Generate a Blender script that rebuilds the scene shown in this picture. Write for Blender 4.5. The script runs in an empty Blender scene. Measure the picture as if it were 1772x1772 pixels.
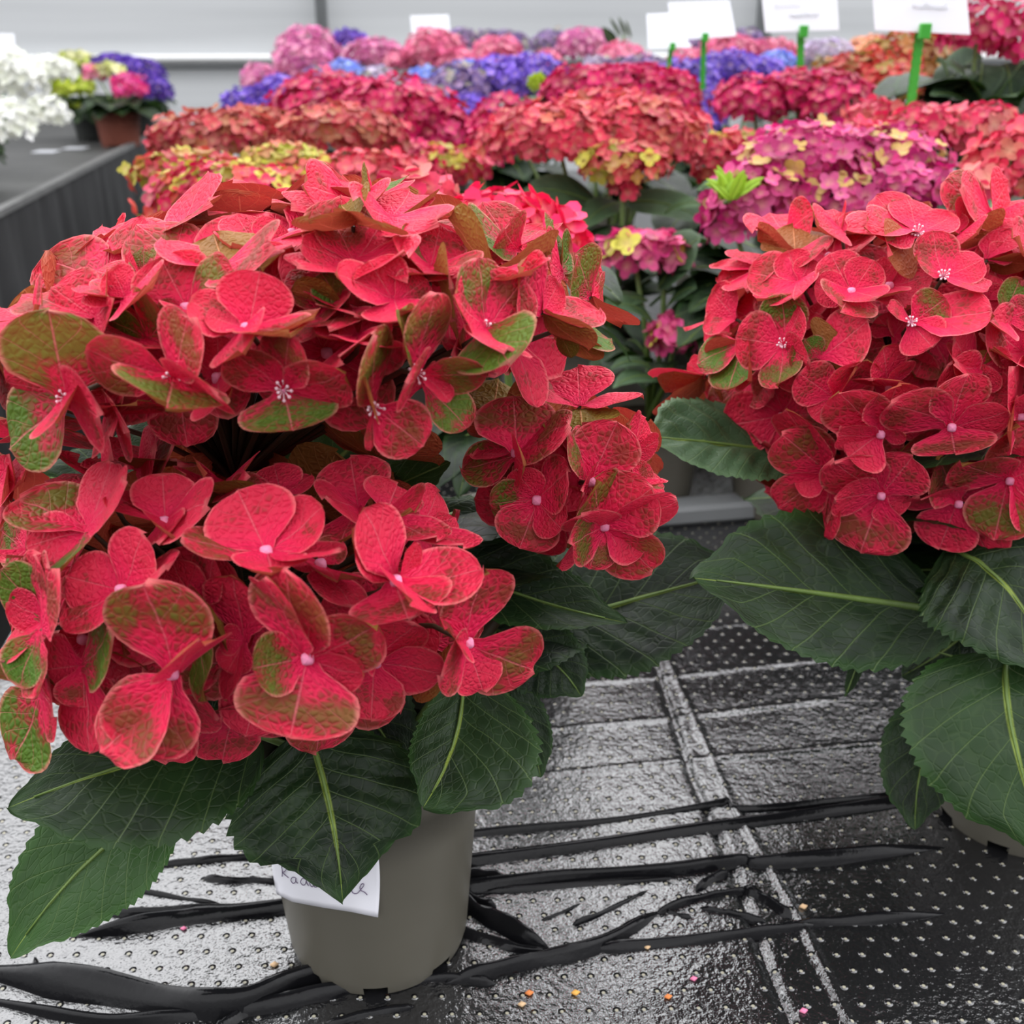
import bpy, math, random
from mathutils import Vector, noise
random.seed(11)
S = bpy.context.scene
COL = S.collection
R = math.radians

# ------------------------------------------------------------------ camera
F, CX, CY = 1900.0, 886.0, 886.0
PITCH, YAW, CAMH = R(23.45), R(7.86), 0.45
CAM = Vector((0, 0, CAMH))
FWD = Vector((math.sin(YAW)*math.cos(PITCH), math.cos(YAW)*math.cos(PITCH), -math.sin(PITCH)))
RIGHT = Vector((math.cos(YAW), -math.sin(YAW), 0))
UP = RIGHT.cross(FWD)
HEAD = Vector((math.sin(YAW), math.cos(YAW), 0))
ZUP = Vector((0, 0, 1))
cd = bpy.data.cameras.new('camera')
co = bpy.data.objects.new('camera', cd); COL.objects.link(co)
cd.sensor_width = 36.0; cd.sensor_fit = 'HORIZONTAL'; cd.lens = 36.0*F/1772.0
cd.clip_start = 0.01; cd.clip_end = 60
cd.dof.use_dof = True; cd.dof.focus_distance = 0.47; cd.dof.aperture_fstop = 13.0
from mathutils import Matrix
m = Matrix.Identity(4)
for i in range(3):
    m[i][0] = RIGHT[i]; m[i][1] = UP[i]; m[i][2] = -FWD[i]; m[i][3] = CAM[i]
co.matrix_world = m
S.camera = co

# ------------------------------------------------------------------ world, exposure
w = bpy.data.worlds.new('overcast_sky'); S.world = w; w.use_nodes = True
wt = w.node_tree; wt.nodes.clear()
tc = wt.nodes.new('ShaderNodeTexCoord'); sx = wt.nodes.new('ShaderNodeSeparateXYZ')
rp = wt.nodes.new('ShaderNodeValToRGB'); bg = wt.nodes.new('ShaderNodeBackground'); wo = wt.nodes.new('ShaderNodeOutputWorld')
mr = wt.nodes.new('ShaderNodeMapRange'); mr.inputs[1].default_value = -1; mr.inputs[2].default_value = 1
wt.links.new(tc.outputs['Generated'], sx.inputs[0]); wt.links.new(sx.outputs['Z'], mr.inputs[0])
wt.links.new(mr.outputs[0], rp.inputs[0]); dp = wt.nodes.new('ShaderNodeVectorMath'); dp.operation = 'DOT_PRODUCT'; dp.inputs[1].default_value = (math.sin(YAW), math.cos(YAW), 0)
wt.links.new(tc.outputs['Generated'], dp.inputs[0])
m2 = wt.nodes.new('ShaderNodeMapRange'); m2.interpolation_type = 'SMOOTHSTEP'
m2.inputs[1].default_value = -.75; m2.inputs[2].default_value = .45; m2.inputs[3].default_value = .52; m2.inputs[4].default_value = 1.15
wt.links.new(dp.outputs['Value'], m2.inputs[0])
vm = wt.nodes.new('ShaderNodeVectorMath'); vm.operation = 'SCALE'
wt.links.new(rp.outputs[0], vm.inputs[0]); wt.links.new(m2.outputs[0], vm.inputs['Scale']); wt.links.new(vm.outputs[0], bg.inputs[0]); wt.links.new(bg.outputs[0], wo.inputs[0])
els = rp.color_ramp.elements
els[0].position = 0.0; els[0].color = (.03, .03, .032, 1)
els[1].position = 1.0; els[1].color = (.50, .50, .515, 1)
for p, c in ((0.48, .06), (0.53, .27), (0.64, .46), (0.75, .95), (0.86, .95)):
    e = els.new(p); e.color = (c, c*1.005, c*1.03, 1)
bg.inputs[1].default_value = 4.7
S.view_settings.view_transform = 'Standard'; S.view_settings.look = 'None'
S.view_settings.exposure = 0.06; S.view_settings.gamma = 1.0; S.view_settings.use_curve_mapping = False

# ------------------------------------------------------------------ pixel helpers
def ray(px, py): return FWD + RIGHT*((px-CX)/F) - UP*((py-CY)/F)
def P(px, py, d): return CAM + ray(px, py)*d
def ground(px, py, z=0.0):
    r = ray(px, py); return CAM + r*((z-CAMH)/r.z)
def at_range(px, py, D):
    r = ray(px, py); return CAM + r*(D/r.dot(HEAD))
def depth(p): return (p-CAM).dot(FWD)

# ------------------------------------------------------------------ mesh helpers
class MB:
    def __init__(s): s.v = []; s.f = []; s.m = []; s.t = []
    def vert(s, p, t=(0, .5, 0, 0)):
        s.v.append(p); s.t.append(t); return len(s.v)-1
    def face(s, f, m=0): s.f.append(f); s.m.append(m)
    def grid(s, rows, mat=0, flip=False):
        if flip: rows = [r[::-1] for r in rows]
        ids = [[s.vert(p, t) for p, t in r] for r in rows]
        for a, b in zip(ids, ids[1:]):
            for j in range(len(a)-1): s.face((a[j], a[j+1], b[j+1], b[j]), mat)
    def tube(s, pts, rad, n=6, mat=0, t=(0, .5, 0, 0), caps=True):
        pts = [Vector(p) for p in pts]; rings = []
        for i, p in enumerate(pts):
            d = (pts[min(i+1, len(pts)-1)]-pts[max(i-1, 0)]).normalized()
            a = d.cross(ZUP if abs(d.z) < .9 else Vector((1, 0, 0))).normalized(); b = d.cross(a)
            r = rad[i] if isinstance(rad, (list, tuple)) else rad
            rings.append([s.vert(p+(a*math.cos(k*6.2832/n)+b*math.sin(k*6.2832/n))*r, t) for k in range(n)])
        for x, y in zip(rings, rings[1:]):
            for k in range(n): s.face((x[k], x[(k+1) % n], y[(k+1) % n], y[k]), mat)
        if caps:
            s.face(tuple(reversed(rings[0])), mat); s.face(tuple(rings[-1]), mat)
    def ball(s, c, r, mat=0, nu=8, nv=6, sc=(1, 1, 1), t=(0, .5, 0, 0), lump=0.0, ax=None):
        rows = []
        for i in range(nv+1):
            th = math.pi*i/nv; row = []
            for k in range(nu+1):
                ph = 6.28318*k/nu; q = r*(1+lump*math.cos(4*ph)*math.sin(th))
                o = Vector((math.sin(th)*math.cos(ph)*sc[0], math.sin(th)*math.sin(ph)*sc[1], math.cos(th)*sc[2]))*q
                if ax: o = ax[0]*o.x+ax[1]*o.y+ax[2]*o.z
                row.append((c+o, t))
            rows.append(row)
        s.grid(rows, mat)
    def box(s, lo, hi, mat=0):
        x0, y0, z0 = lo; x1, y1, z1 = hi
        i = [s.vert(Vector(p)) for p in ((x0,y0,z0),(x1,y0,z0),(x1,y1,z0),(x0,y1,z0),(x0,y0,z1),(x1,y0,z1),(x1,y1,z1),(x0,y1,z1))]
        for f in ((0,3,2,1),(4,5,6,7),(0,1,5,4),(1,2,6,5),(2,3,7,6),(3,0,4,7)): s.face(tuple(i[k] for k in f), mat)
    def obox(s, c, ax, ay, az, mat=0):
        i = [s.vert(c+ax*a+ay*b+az*d) for a, b, d in ((-1,-1,-1),(1,-1,-1),(1,1,-1),(-1,1,-1),(-1,-1,1),(1,-1,1),(1,1,1),(-1,1,1))]
        for f in ((0,3,2,1),(4,5,6,7),(0,1,5,4),(1,2,6,5),(2,3,7,6),(3,0,4,7)): s.face(tuple(i[k] for k in f), mat)
    def build(s, name, mats, parent=None, smooth=True, origin=None):
        og = Vector(origin) if origin is not None else (wloc(parent) if parent else Vector())
        me = bpy.data.meshes.new(name)
        me.from_pydata([tuple(Vector(p)-og) for p in s.v], [], s.f)
        a = me.attributes.new('tex', 'FLOAT_COLOR', 'POINT')
        a.data.foreach_set('color', [x for t in s.t for x in t])
        me.polygons.foreach_set('material_index', s.m)
        me.polygons.foreach_set('use_smooth', [smooth]*len(s.f))
        for k in (mats if isinstance(mats, (list, tuple)) else [mats]): me.materials.append(k)
        me.update()
        o = bpy.data.objects.new(name, me); COL.objects.link(o)
        if parent: o.parent = parent; o.location = og-wloc(parent)
        else: o.location = og
        return o
def wloc(o):
    p = Vector(o.location)
    while o.parent: o = o.parent; p += o.location
    return p
def tag(o, label=None, cat=None, group=None, kind=None):
    for k, v in (('label', label), ('category', cat), ('group', group), ('kind', kind)):
        if v: o[k] = v
    return o
def thing(name, loc, label, cat, group=None):
    o = bpy.data.objects.new(name, None); COL.objects.link(o); o.location = loc; o.empty_display_size = .02
    return tag(o, label, cat, group)

# ------------------------------------------------------------------ materials
class NT:
    def __init__(s, name):
        s.mat = bpy.data.materials.new(name); s.mat.use_nodes = True
        s.t = s.mat.node_tree; s.t.nodes.clear()
        s.out = s.t.nodes.new('ShaderNodeOutputMaterial')
    def n(s, ty, **kw):
        o = s.t.nodes.new('ShaderNode'+ty)
        for k, v in kw.items(): setattr(o, k, v)
        return o
    def put(s, sock, v):
        if isinstance(v, bpy.types.NodeSocket): s.t.links.new(v, sock)
        elif isinstance(v, (tuple, list)) and len(v) == 3 and sock.type == 'RGBA': sock.default_value = (*v, 1)
        else: sock.default_value = v
    def m(s, op, a, b=0.0, c=0.0, clamp=False):
        o = s.n('Math', operation=op, use_clamp=clamp)
        s.put(o.inputs[0], a); s.put(o.inputs[1], b); s.put(o.inputs[2], c); return o.outputs[0]
    def mix(s, f, a, b):
        o = s.n('Mix', data_type='RGBA'); s.put(o.inputs[0], f); s.put(o.inputs[6], a); s.put(o.inputs[7], b); return o.outputs[2]
    def step(s, x, lo, hi):
        o = s.n('MapRange', interpolation_type='SMOOTHSTEP'); s.put(o.inputs[0], x); o.inputs[1].default_value = lo; o.inputs[2].default_value = hi; return o.outputs[0]
    def noise(s, vec, sc, det=3.0, rough=.5):
        o = s.n('TexNoise'); s.put(o.inputs['Vector'], vec) if vec is not None else None
        o.inputs['Scale'].default_value = sc; o.inputs['Detail'].default_value = det; o.inputs['Roughness'].default_value = rough; return o.outputs[0]
    def vor(s, vec, sc, feature='DISTANCE_TO_EDGE'):
        o = s.n('TexVoronoi', feature=feature); s.put(o.inputs['Vector'], vec); o.inputs['Scale'].default_value = sc; return o.outputs['Distance']
    def xyz(s, x, y, z):
        o = s.n('CombineXYZ'); s.put(o.inputs[0], x); s.put(o.inputs[1], y); s.put(o.inputs[2], z); return o.outputs[0]
    def bump(s, h, strength, dist, prev=None):
        o = s.n('Bump'); s.put(o.inputs['Height'], h); o.inputs['Strength'].default_value = strength; o.inputs['Distance'].default_value = dist
        if prev is not None: s.put(o.inputs['Normal'], prev)
        return o.outputs[0]
    def bsdf(s, col, rough=.5, spec=.5, nor=None, trans=0.0, tcol=None, ior=None, metal=0.0):
        b = s.n('BsdfPrincipled'); s.put(b.inputs['Base Color'], col); s.put(b.inputs['Roughness'], rough)
        b.inputs['Specular IOR Level'].default_value = spec; b.inputs['Metallic'].default_value = metal
        if ior: b.inputs['IOR'].default_value = ior
        if nor is not None: s.put(b.inputs['Normal'], nor)
        res = b.outputs[0]
        if trans:
            t = s.n('BsdfTranslucent'); s.put(t.inputs[0], tcol if tcol is not None else col)
            x = s.n('MixShader'); x.inputs[0].default_value = trans; s.t.links.new(res, x.inputs[1]); s.t.links.new(t.outputs[0], x.inputs[2]); res = x.outputs[0]
        s.t.links.new(res, s.out.inputs[0]); return s.mat
    def tex(s):
        a = s.n('Attribute', attribute_name='tex'); q = s.n('SeparateColor'); s.t.links.new(a.outputs['Color'], q.inputs[0])
        v = s.m('MULTIPLY_ADD', q.outputs[1], 2.0, -1.0)
        return q.outputs[0], v, q.outputs[2], a.outputs['Alpha'], a.outputs['Color']
    def obj(s): return s.n('TexCoord').outputs['Object']

def simple(name, c, rough=.6, spec=.4, var=.15, sc=40, bump=.1, trans=0.0):
    k = NT(name); n = k.noise(k.obj(), sc)
    col = k.mix(n, tuple(x*(1-var) for x in c), tuple(min(1, x*(1+var)) for x in c))
    return k.bsdf(col, rough, spec, k.bump(n, bump, .002), trans)

def petal_mat():
    k = NT('red_sepal'); u, v, g, sd, _ = k.tex(); av = k.m('ABSOLUTE', v)
    co_ = k.xyz(k.m('ADD', u, k.m('MULTIPLY', sd, 17.0)), k.m('MULTIPLY', v, .55), k.m('MULTIPLY', sd, 31.0))
    n1 = k.noise(co_, 2.6, 3.0); n2 = k.noise(co_, 14.0, 3.0, .6)
    q = k.vor(co_, 10.5); qs = k.step(q, 0.0, .34)
    base = k.mix(k.step(u, .02, .75), (.80, .010, .090), (.64, .020, .058))
    base = k.mix(k.m('MULTIPLY', n2, .40), base, (.70, .042, .095))
    # olive / green flush on the outer half
    hill = k.m('SUBTRACT', .42, k.m('MULTIPLY', k.m('ABSOLUTE', k.m('SUBTRACT', u, .66)), 1.5))
    x = k.m('ADD', k.m('ADD', hill, k.m('MULTIPLY', k.m('SUBTRACT', n1, .5), 1.7)), k.m('MULTIPLY', k.m('SUBTRACT', g, .50), 1.35))
    x = k.m('ADD', x, k.m('MULTIPLY', k.m('SUBTRACT', qs, .5), .28))
    blot = k.step(x, -.12, .42)
    base = k.mix(k.m('MULTIPLY', blot, .80), base, (.165, .042, .020))
    gr = k.m('MULTIPLY', k.step(x, .20, .75), k.step(g, .40, .85))
    base = k.mix(k.m('MULTIPLY', gr, .95), base, k.mix(n2, (.030, .085, .010), (.085, .22, .022)))
    # veins
    t = k.m('FRACT', k.m('MULTIPLY', k.m('SUBTRACT', u, k.m('MULTIPLY', k.m('POWER', av, .8), .42)), 4.6))
    sv = k.m('SUBTRACT', 1.0, k.step(k.m('ABSOLUTE', k.m('SUBTRACT', t, .5)), .0, .05))
    mv = k.m('SUBTRACT', 1.0, k.step(av, .012, .035))
    vein = k.m('MAXIMUM', k.m('MULTIPLY', sv, .55), mv)
    base = k.mix(k.m('MULTIPLY', vein, .50), base, (.80, .16, .20))
    ed = k.m('MAXIMUM', k.step(av, .88, 1.0), k.step(u, .95, 1.0))
    base = k.mix(k.m('MULTIPLY', ed, .55), base, (.84, .22, .22))
    bf = k.n('NewGeometry').outputs['Backfacing']
    back = k.mix(k.m('ADD', .25, k.m('MULTIPLY', g, .85), clamp=True), (.46, .035, .045), (.16, .135, .018))
    back = k.mix(k.m('MULTIPLY', vein, .5), back, (.70, .30, .14))
    col = k.mix(bf, base, back)
    h = k.m('ADD', k.m('MULTIPLY', qs, .7), k.m('MULTIPLY', vein, -.6))
    nor = k.bump(h, .62, .0010)
    return k.bsdf(col, k.m('ADD', .42, k.m('MULTIPLY', n2, .2)), .16, nor, .20, k.mix(.5, col, (.8, .03, .06)))

def leaf_mat(name, dark, light, rough=.42):
    k = NT(name); u, v, g, sd, _ = k.tex(); av = k.m('ABSOLUTE', v)
    co_ = k.xyz(k.m('ADD', u, k.m('MULTIPLY', sd, 17.0)), k.m('MULTIPLY', v, .5), k.m('MULTIPLY', sd, 31.0))
    n1 = k.noise(co_, 3.0); n2 = k.noise(co_, 30.0)
    f = k.m('ADD', k.m('MULTIPLY', g, .8), k.m('MULTIPLY', k.m('SUBTRACT', n1, .5), .7), clamp=True)
    edge = k.m('MAXIMUM', k.step(av, .8, 1.0), k.step(u, .8, 1.02))
    f = k.m('ADD', f, k.m('MULTIPLY', edge, .35), clamp=True)
    base = k.mix(f, dark, light)
    q = k.vor(co_, 17.0); qs = k.step(q, 0, .12)
    base = k.mix(k.m('MULTIPLY', k.m('SUBTRACT', 1.0, qs), .07), base, (.10, .15, .05))
    t = k.m('FRACT', k.m('MULTIPLY', k.m('SUBTRACT', u, k.m('MULTIPLY', k.m('POWER', av, .75), .30)), 7.0))
    sv = k.m('SUBTRACT', 1.0, k.step(k.m('ABSOLUTE', k.m('SUBTRACT', t, .5)), .0, .04))
    mvw = k.m('SUBTRACT', 1.0, k.step(k.m('SUBTRACT', av, k.m('MULTIPLY', k.m('SUBTRACT', 1.0, u), .02)), .006, .03))
    base = k.mix(k.m('MULTIPLY', sv, .42), base, (.12, .18, .06))
    base = k.mix(mvw, base, (.20, .27, .045))
    bf = k.n('NewGeometry').outputs['Backfacing']
    col = k.mix(bf, base, k.mix(.6, base, (.12, .18, .08)))
    h = k.m('ADD', k.m('MULTIPLY', qs, .45), k.m('ADD', k.m('MULTIPLY', sv, -.9), k.m('MULTIPLY', n2, .15)))
    return k.bsdf(col, k.m('ADD', rough, k.m('MULTIPLY', n1, .14)), .26, k.bump(h, .42, .0009), .08, (.06, .16, .02))

def col_mat():
    k = NT('small_sepals'); a = k.n('Attribute', attribute_name='tex').outputs['Color']
    n = k.noise(k.obj(), 300.0, 2.0)
    c = k.n('HueSaturation'); k.put(c.inputs['Value'], k.m('ADD', .75, k.m('MULTIPLY', n, .5))); k.put(c.inputs['Color'], a)
    return k.bsdf(c.outputs[0], .5, .35, None, .25, c.outputs[0])

def film_mat(holes=True):
    k = NT('wet_black_film' if holes else 'dimmed_film_fold'); o = k.obj(); s = k.n('SeparateXYZ'); k.put(s.inputs[0], o)
    # perforations: a staggered grid of small pale holes
    a = k.m('MULTIPLY', k.m('ADD', k.m('MULTIPLY', s.outputs[0], .95), k.m('MULTIPLY', s.outputs[1], .35)), 1/.0125)
    b = k.m('MULTIPLY', k.m('SUBTRACT', k.m('MULTIPLY', s.outputs[1], .95), k.m('MULTIPLY', s.outputs[0], .35)), 1/.0125)
    fa = k.m('SUBTRACT', k.m('FRACT', a), .5)
    b2 = k.m('ADD', b, k.m('MULTIPLY', k.m('FLOOR', a), .5))
    fb = k.m('SUBTRACT', k.m('FRACT', b2), .5)
    d = k.m('SQRT', k.m('ADD', k.m('MULTIPLY', fa, fa), k.m('MULTIPLY', fb, fb)))
    hole = k.m('SUBTRACT', 1.0, k.step(d, .055, .085))
    halo = k.m('SUBTRACT', 1.0, k.step(d, .07, .18))
    n1 = k.noise(o, 130.0, 3.0, .6); n2 = k.noise(o, 330.0, 2.0, .6); n3 = k.noise(o, 14.0, 2.0)
    col = k.mix(n3, (.006, .006, .007), (.013, .013, .014))
    col = k.mix(hole, col, (.30, .28, .20))
    h = k.m('ADD', k.m('ADD', k.m('MULTIPLY', n1, .9), k.m('MULTIPLY', n2, .55)), k.m('MULTIPLY', halo, 1.0))
    if not holes: return k.bsdf((.006, .006, .007), .12, .18, k.bump(n1, .25, .001), ior=1.5)  # same film with its reflection cut, so the folds read as dark
    rough = k.m('ADD', .16, k.m('MULTIPLY', hole, .6))
    return k.bsdf(col, rough, .5, k.bump(h, .60, .0016), ior=FILM_IOR)
FILM_IOR = 2.0

M_PETAL = petal_mat(); M_LEAF = leaf_mat('dark_leaf', (.005, .010, .006), (.026, .075, .013))
M_BGLEAF = leaf_mat('soft_green_leaf', (.012, .030, .014), (.085, .15, .07), .42)
M_LIME = simple('lime_young_leaf', (.33, .52, .035), .5, .4, .2, 60, .1, .2)
M_BUD = simple('pink_bud', (.74, .24, .40), .55, .3, .15, 300)
M_STAMEN = simple('pale_stamen', (.86, .58, .66), .6, .3, .1, 300)
M_STEM = simple('dark_stem', (.055, .035, .018), .5, .4, .35, 90)
M_GSTEM = simple('green_stem', (.10, .16, .035), .5, .4, .25, 90)
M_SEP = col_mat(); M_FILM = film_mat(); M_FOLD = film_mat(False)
M_POT = simple('taupe_pot', (.100, .093, .074), .42, .35, .10, 25, .08)
M_TERRA = simple('terracotta_pot', (.16, .045, .028), .7, .3, .2, 25)
M_DARKPOT = simple('dark_pot', (.018, .020, .018), .5, .4, .2, 25)
M_SOIL = simple('dark_soil', (.02, .014, .009), .95, .1, .5, 200, 1.0)
M_PAPER = simple('white_paper', (.80, .80, .86), .75, .2, .03, 20, .05)
M_INK = simple('grey_ink', (.16, .12, .20), .8, .1, .1)
M_PALEINK = simple('pale_grey_ink', (.80, .81, .86), .8, .1, .05)
M_CARD = simple('white_card', (.78, .79, .82), .6, .3, .02, 12, .02, .5)
M_STICK = simple('green_plastic_stick', (.045, .36, .035), .4, .4, .12, 60)
M_METAL = simple('grey_metal', (.20, .21, .215), .45, .5, .1, 15)
M_FABRIC = simple('black_ground_cloth', (.020, .020, .021), .7, .4, .5, 8, .1)
M_BENCHTOP = simple('worn_dark_bench_top', (.045, .045, .043), .55, .4, .6, 9, .1)
M_FLOOR = simple('dark_floor', (.018, .018, .018), .8, .3, .4, 4)

# ------------------------------------------------------------------ sepals and leaves
def prof(u):
    t = max(0.0, min(1.0, u))**1.28
    return max(math.sqrt(max(0.0, 1-(2*t-1)**2))*min(1.0, .30+u*2.2), .16*(1-u))
def petal(mb, b, tip, wid, N, g=0.3, sd=0.0, nu=11, nv=10, cup=.16, arch=.05, twist=0.0, mat=0, teeth=True):
    ax = tip-b; L = ax.length
    if L < 1e-5: return
    a = ax/L; e = N.cross(a)
    if e.length < 1e-4: return
    e.normalize(); N = a.cross(e); ph = sd*40; rows = []
    for i in range(nu+1):
        u = 1-(1-i/nu)**1.45; row = []; pr = prof(u)
        tz = 1+(.022*math.sin(u*62+ph) if (teeth and u > .35) else 0)
        for j in range(nv+1):
            s = -1+2*j/nv; hw = wid*.5*pr*(tz if abs(s) > .9 else 1)
            z = cup*wid*.5*(s*s)*pr + arch*L*(-math.sin(math.pi*u)) + .05*L*u*u*math.sin(ph+s*2.2)+ twist*s*u*wid*.3
            z += .012*wid*math.sin(9*u-4*abs(s)+ph)*math.sin(5*s+ph)
            nq = noise.noise(Vector((u*5+ph, s*2.6, ph)))*.022*wid*min(1, u*3)
            row.append((b+a*(u*L)+e*(s*hw)+N*(z+nq), (u, s*.5+.5, g, sd)))
        rows.append(row)
    mb.grid(rows, mat, True)

def leaf(mb, b, mid, tip, wl, wr, N, g=.2, sd=0.0, nu=72, nv=10, fold=.10, quilt=1.0, teeth=.07, nt=19, sag=0.0, stem=None, acum=1.0, mat=0, smat=1, wmax=.42):
    # quadratic through mid at t=.5
    c = mid*2-(b+tip)*.5; L = (mid-b).length+(tip-mid).length; rows = []; ph = sd*40
    k = math.log(.5)/math.log(wmax)
    for i in range(nu+1):
        t = i/nu; p = b*(1-t)**2+c*(2*t*(1-t))+tip*t*t
        d = ((c-b)*(1-t)+(tip-c)*t).normalized(); e = N.cross(d)
        if e.length < 1e-4: e = RIGHT.copy()
        e.normalize(); n = d.cross(e)
        tt = t**k; pr = max(0.0, math.sin(math.pi*tt))**.72
        if acum > 1.5:
            if t > .70: pr = .80*max(0.0, math.sin(math.pi*.70**k))**.72*(1-(t-.70)/.30)
        elif t > .82: pr = max(0.0, pr*(1-acum*.22*math.sin((t-.82)/.18*math.pi)))
        saw = (t*nt) % 1.0; row = []
        for j in range(-nv, nv+1):
            s = j/nv; W_ = (wl if s < 0 else wr)
            hw = W_*pr
            if abs(s) > .95 and .06 < t < .97: hw *= 1+teeth*(saw*1.2-.4)
            tc_ = (t-.30*abs(s)**.75)*7.0; puff = abs(math.sin(math.pi*tc_))
            z = fold*abs(s)*hw*(1 if fold > 0 else 1) + quilt*.055*W_*(puff**.6)*pr*min(1, 3*abs(s))*(1-abs(s)**6)
            z += quilt*.05*W_*noise.noise(Vector((t*6+ph, s*3, ph)))*pr + .06*W_*math.sin(7*t+ph+2*s)*s*s
            fw = d*(abs(s)**1.4*.10*W_)
            row.append((p+e*(s*hw)+n*z+fw*pr*.6-ZUP*(sag*s*s*hw), (t, s*.5+.5, g, sd)))
        rows.append(row)
    mb.grid(rows, mat, True)
    rib = [b*(1-t)**2+c*(2*t*(1-t))+tip*t*t+N*.0006 for t in (0, .15, .3, .45, .6, .75, .9)]
    rr = [max(.0004, .0017*L/.12*(1-q)) for q in (0, .15, .3, .45, .6, .75, .9)]
    mb.tube(rib, rr, 6, smat)
    if stem is not None:
        q = (stem+b)*.5+ZUP*.006
        mb.tube([stem, (stem+q)*.5+ZUP*.002, q, (q+b)*.5+ZUP*.001, b], [.0019*L/.12]*5, 7, smat)

# ------------------------------------------------------------------ big structure
def build_setting():
    # greenhouse end wall, perpendicular to the benches
    WY = 5.35
    k = NT('pale_sheet_wall'); s = k.n('SeparateXYZ'); k.put(s.inputs[0], k.obj())
    n = k.noise(k.xyz(k.m('MULTIPLY', s.outputs[0], .25), 0.0, k.m('MULTIPLY', s.outputs[2], 6.0)), 1.6, 3.0)
    wm = k.bsdf(k.mix(n, (.36, .375, .385), (.63, .645, .655)), .6, .3, None, .17)
    mb = MB()
    n_ = 46
    rows = []
    for i in range(n_+1):
        z = -.7+3.4*i/n_
        rows.append([(Vector((x, WY+.008*math.sin(i*2.1), z)), (0, .5, 0, 0)) for x in (-6, -3, 0, 3, 6, 9)])
    mb.grid(rows); tag(mb.build('wall_back', wm), kind='structure')
    mb = MB(); mb.box((-6, WY-.05, .345), (9, WY-.012, .375)); tag(mb.build('trim_1', simple('pale_rail', (.85, .86, .86), .5, .4, .03)), kind='structure')
    mb = MB(); mb.box((-6, WY-.035, .315), (9, WY-.012, .345)); tag(mb.build('trim_2', M_METAL), kind='structure')
    for i, px in enumerate((559, 1313)):
        c = at_range(px, 60, WY/math.cos(YAW)); t = WY/c.y; x = c.x*t
        mb = MB(); mb.box((x-.025, WY-.09, -.7), (x+.025, WY-.02, 2.7)); tag(mb.build('trim_%d' % (3+i), M_METAL), kind='structure')
    mb = MB(); mb.box((-6, -2, -.75), (9, WY+.1, -.7)); tag(mb.build('floor', M_FLOOR), kind='structure')
build_setting()

# ------------------------------------------------------------------ film covered bench
XL, XR, Y0, Y1 = -.30, 2.1, .14, 4.1
def seglen(p, a, b):
    d = b-a; t = max(0, min(1, (p-a).dot(d)/d.length_squared)); return (p-a-d*t).length
RIDGES = []
for pts, wd, hh in (
    ([(1085, 1000), (1135, 1150), (1195, 1340), (1262, 1490), (1330, 1680), (1368, 1772)], .0024, -.0030),
    ([(1110, 1000), (1165, 1165), (1265, 1390), (1385, 1590), (1470, 1772)], .0020, .0021),
    ([(700, 1210), (890, 1193), (1150, 1172), (1500, 1135)], .0022, .0013),
    ([(700, 1290), (905, 1268), (1150, 1246), (1430, 1212)], .0022, .0015),
    ([(700, 1365), (890, 1346), (1250, 1311), (1530, 1284)], .0022, .0015),
    ([(700, 1105), (1000, 1100), (1330, 1078)], .0022, .0013),
    ([(60, 1410), (300, 1392), (420, 1385)], .0022, .0013)):
    q = [ground(*p) for p in pts]; RIDGES += [(q[i], q[i+1], wd, hh) for i in range(len(q)-1)]
def film_h(x, y):
    p = Vector((x, y, 0)); h = 0.0
    for a, b, wd, hh in RIDGES:
        if min(a.x, b.x)-.02 < x < max(a.x, b.x)+.02 and min(a.y, b.y)-.02 < y < max(a.y, b.y)+.02:
            d = seglen(p, a, b)
            v = hh*math.exp(-(d/wd)**2)
            if abs(v) > abs(h): h = v
    return h+.0012*noise.noise(Vector((x*9, y*9, 1)))+.0005*noise.noise(Vector((x*40, y*40, 5)))
def frange(a, b, st):
    n = max(1, int(round((b-a)/st))); return [a+(b-a)*i/n for i in range(n+1)]
bench = thing('display_bench', (.7, 1.7, -.7), 'long display bench draped in wet black perforated film', 'bench')
xs = frange(XL, .56, .0021)+frange(.56, XR, .06)[1:]
ys = frange(Y0, .80, .0021)+frange(.80, Y1, .06)[1:]
mb = MB()
rows = [[(Vector((x, y, film_h(x, y) if (x <= .56 and y <= .80) else 0)), (0, .5, 0, 0)) for x in xs] for y in ys]
mb.grid(rows)
mb.build('film', M_FILM, bench)
def fold_ridge(pts, w, h, n=7):
    q = [ground(*p) for p in pts]
    if len(q) == 2: q = [q[0], (q[0]+q[1])*.5, q[1]]
    fine = []
    for i in range(len(q)-1):
        p0, p1, p2, p3 = q[max(i-1, 0)], q[i], q[i+1], q[min(i+2, len(q)-1)]
        for k in range(8):
            t = k/8; fine.append(.5*((2*p1)+(p2-p0)*t+(2*p0-5*p1+4*p2-p3)*t*t+(3*p1-p0-3*p2+p3)*t**3))
    fine.append(q[-1]); mb = MB(); rows = []; sd = random.random()*50
    for i, p in enumerate(fine):
        t = i/(len(fine)-1); d = fine[min(i+1, len(fine)-1)]-fine[max(i-1, 0)]; d.z = 0; d.normalize()
        e = Vector((-d.y, d.x, 0)); tp = min(1, 6*t+.12, 6*(1-t)+.12)
        tp *= 1+.28*noise.noise(Vector((t*7+sd, sd, 0)))
        row = []
        for j in range(n+1):
            s = -1+2*j/n; lean = .35*w*noise.noise(Vector((t*4, sd, 2)))
            z = h*1.5*tp*(1-abs(s)**1.3)+.15*h*math.sin(s*9+sd+4*t)*(1-s*s)
            row.append((p+e*(s*w*.5*tp+lean*(1-abs(s)))+ZUP*(z-.0012), (0, .5, 0, 0)))
        rows.append(row)
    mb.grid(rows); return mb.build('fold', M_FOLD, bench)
mm = .001
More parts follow.
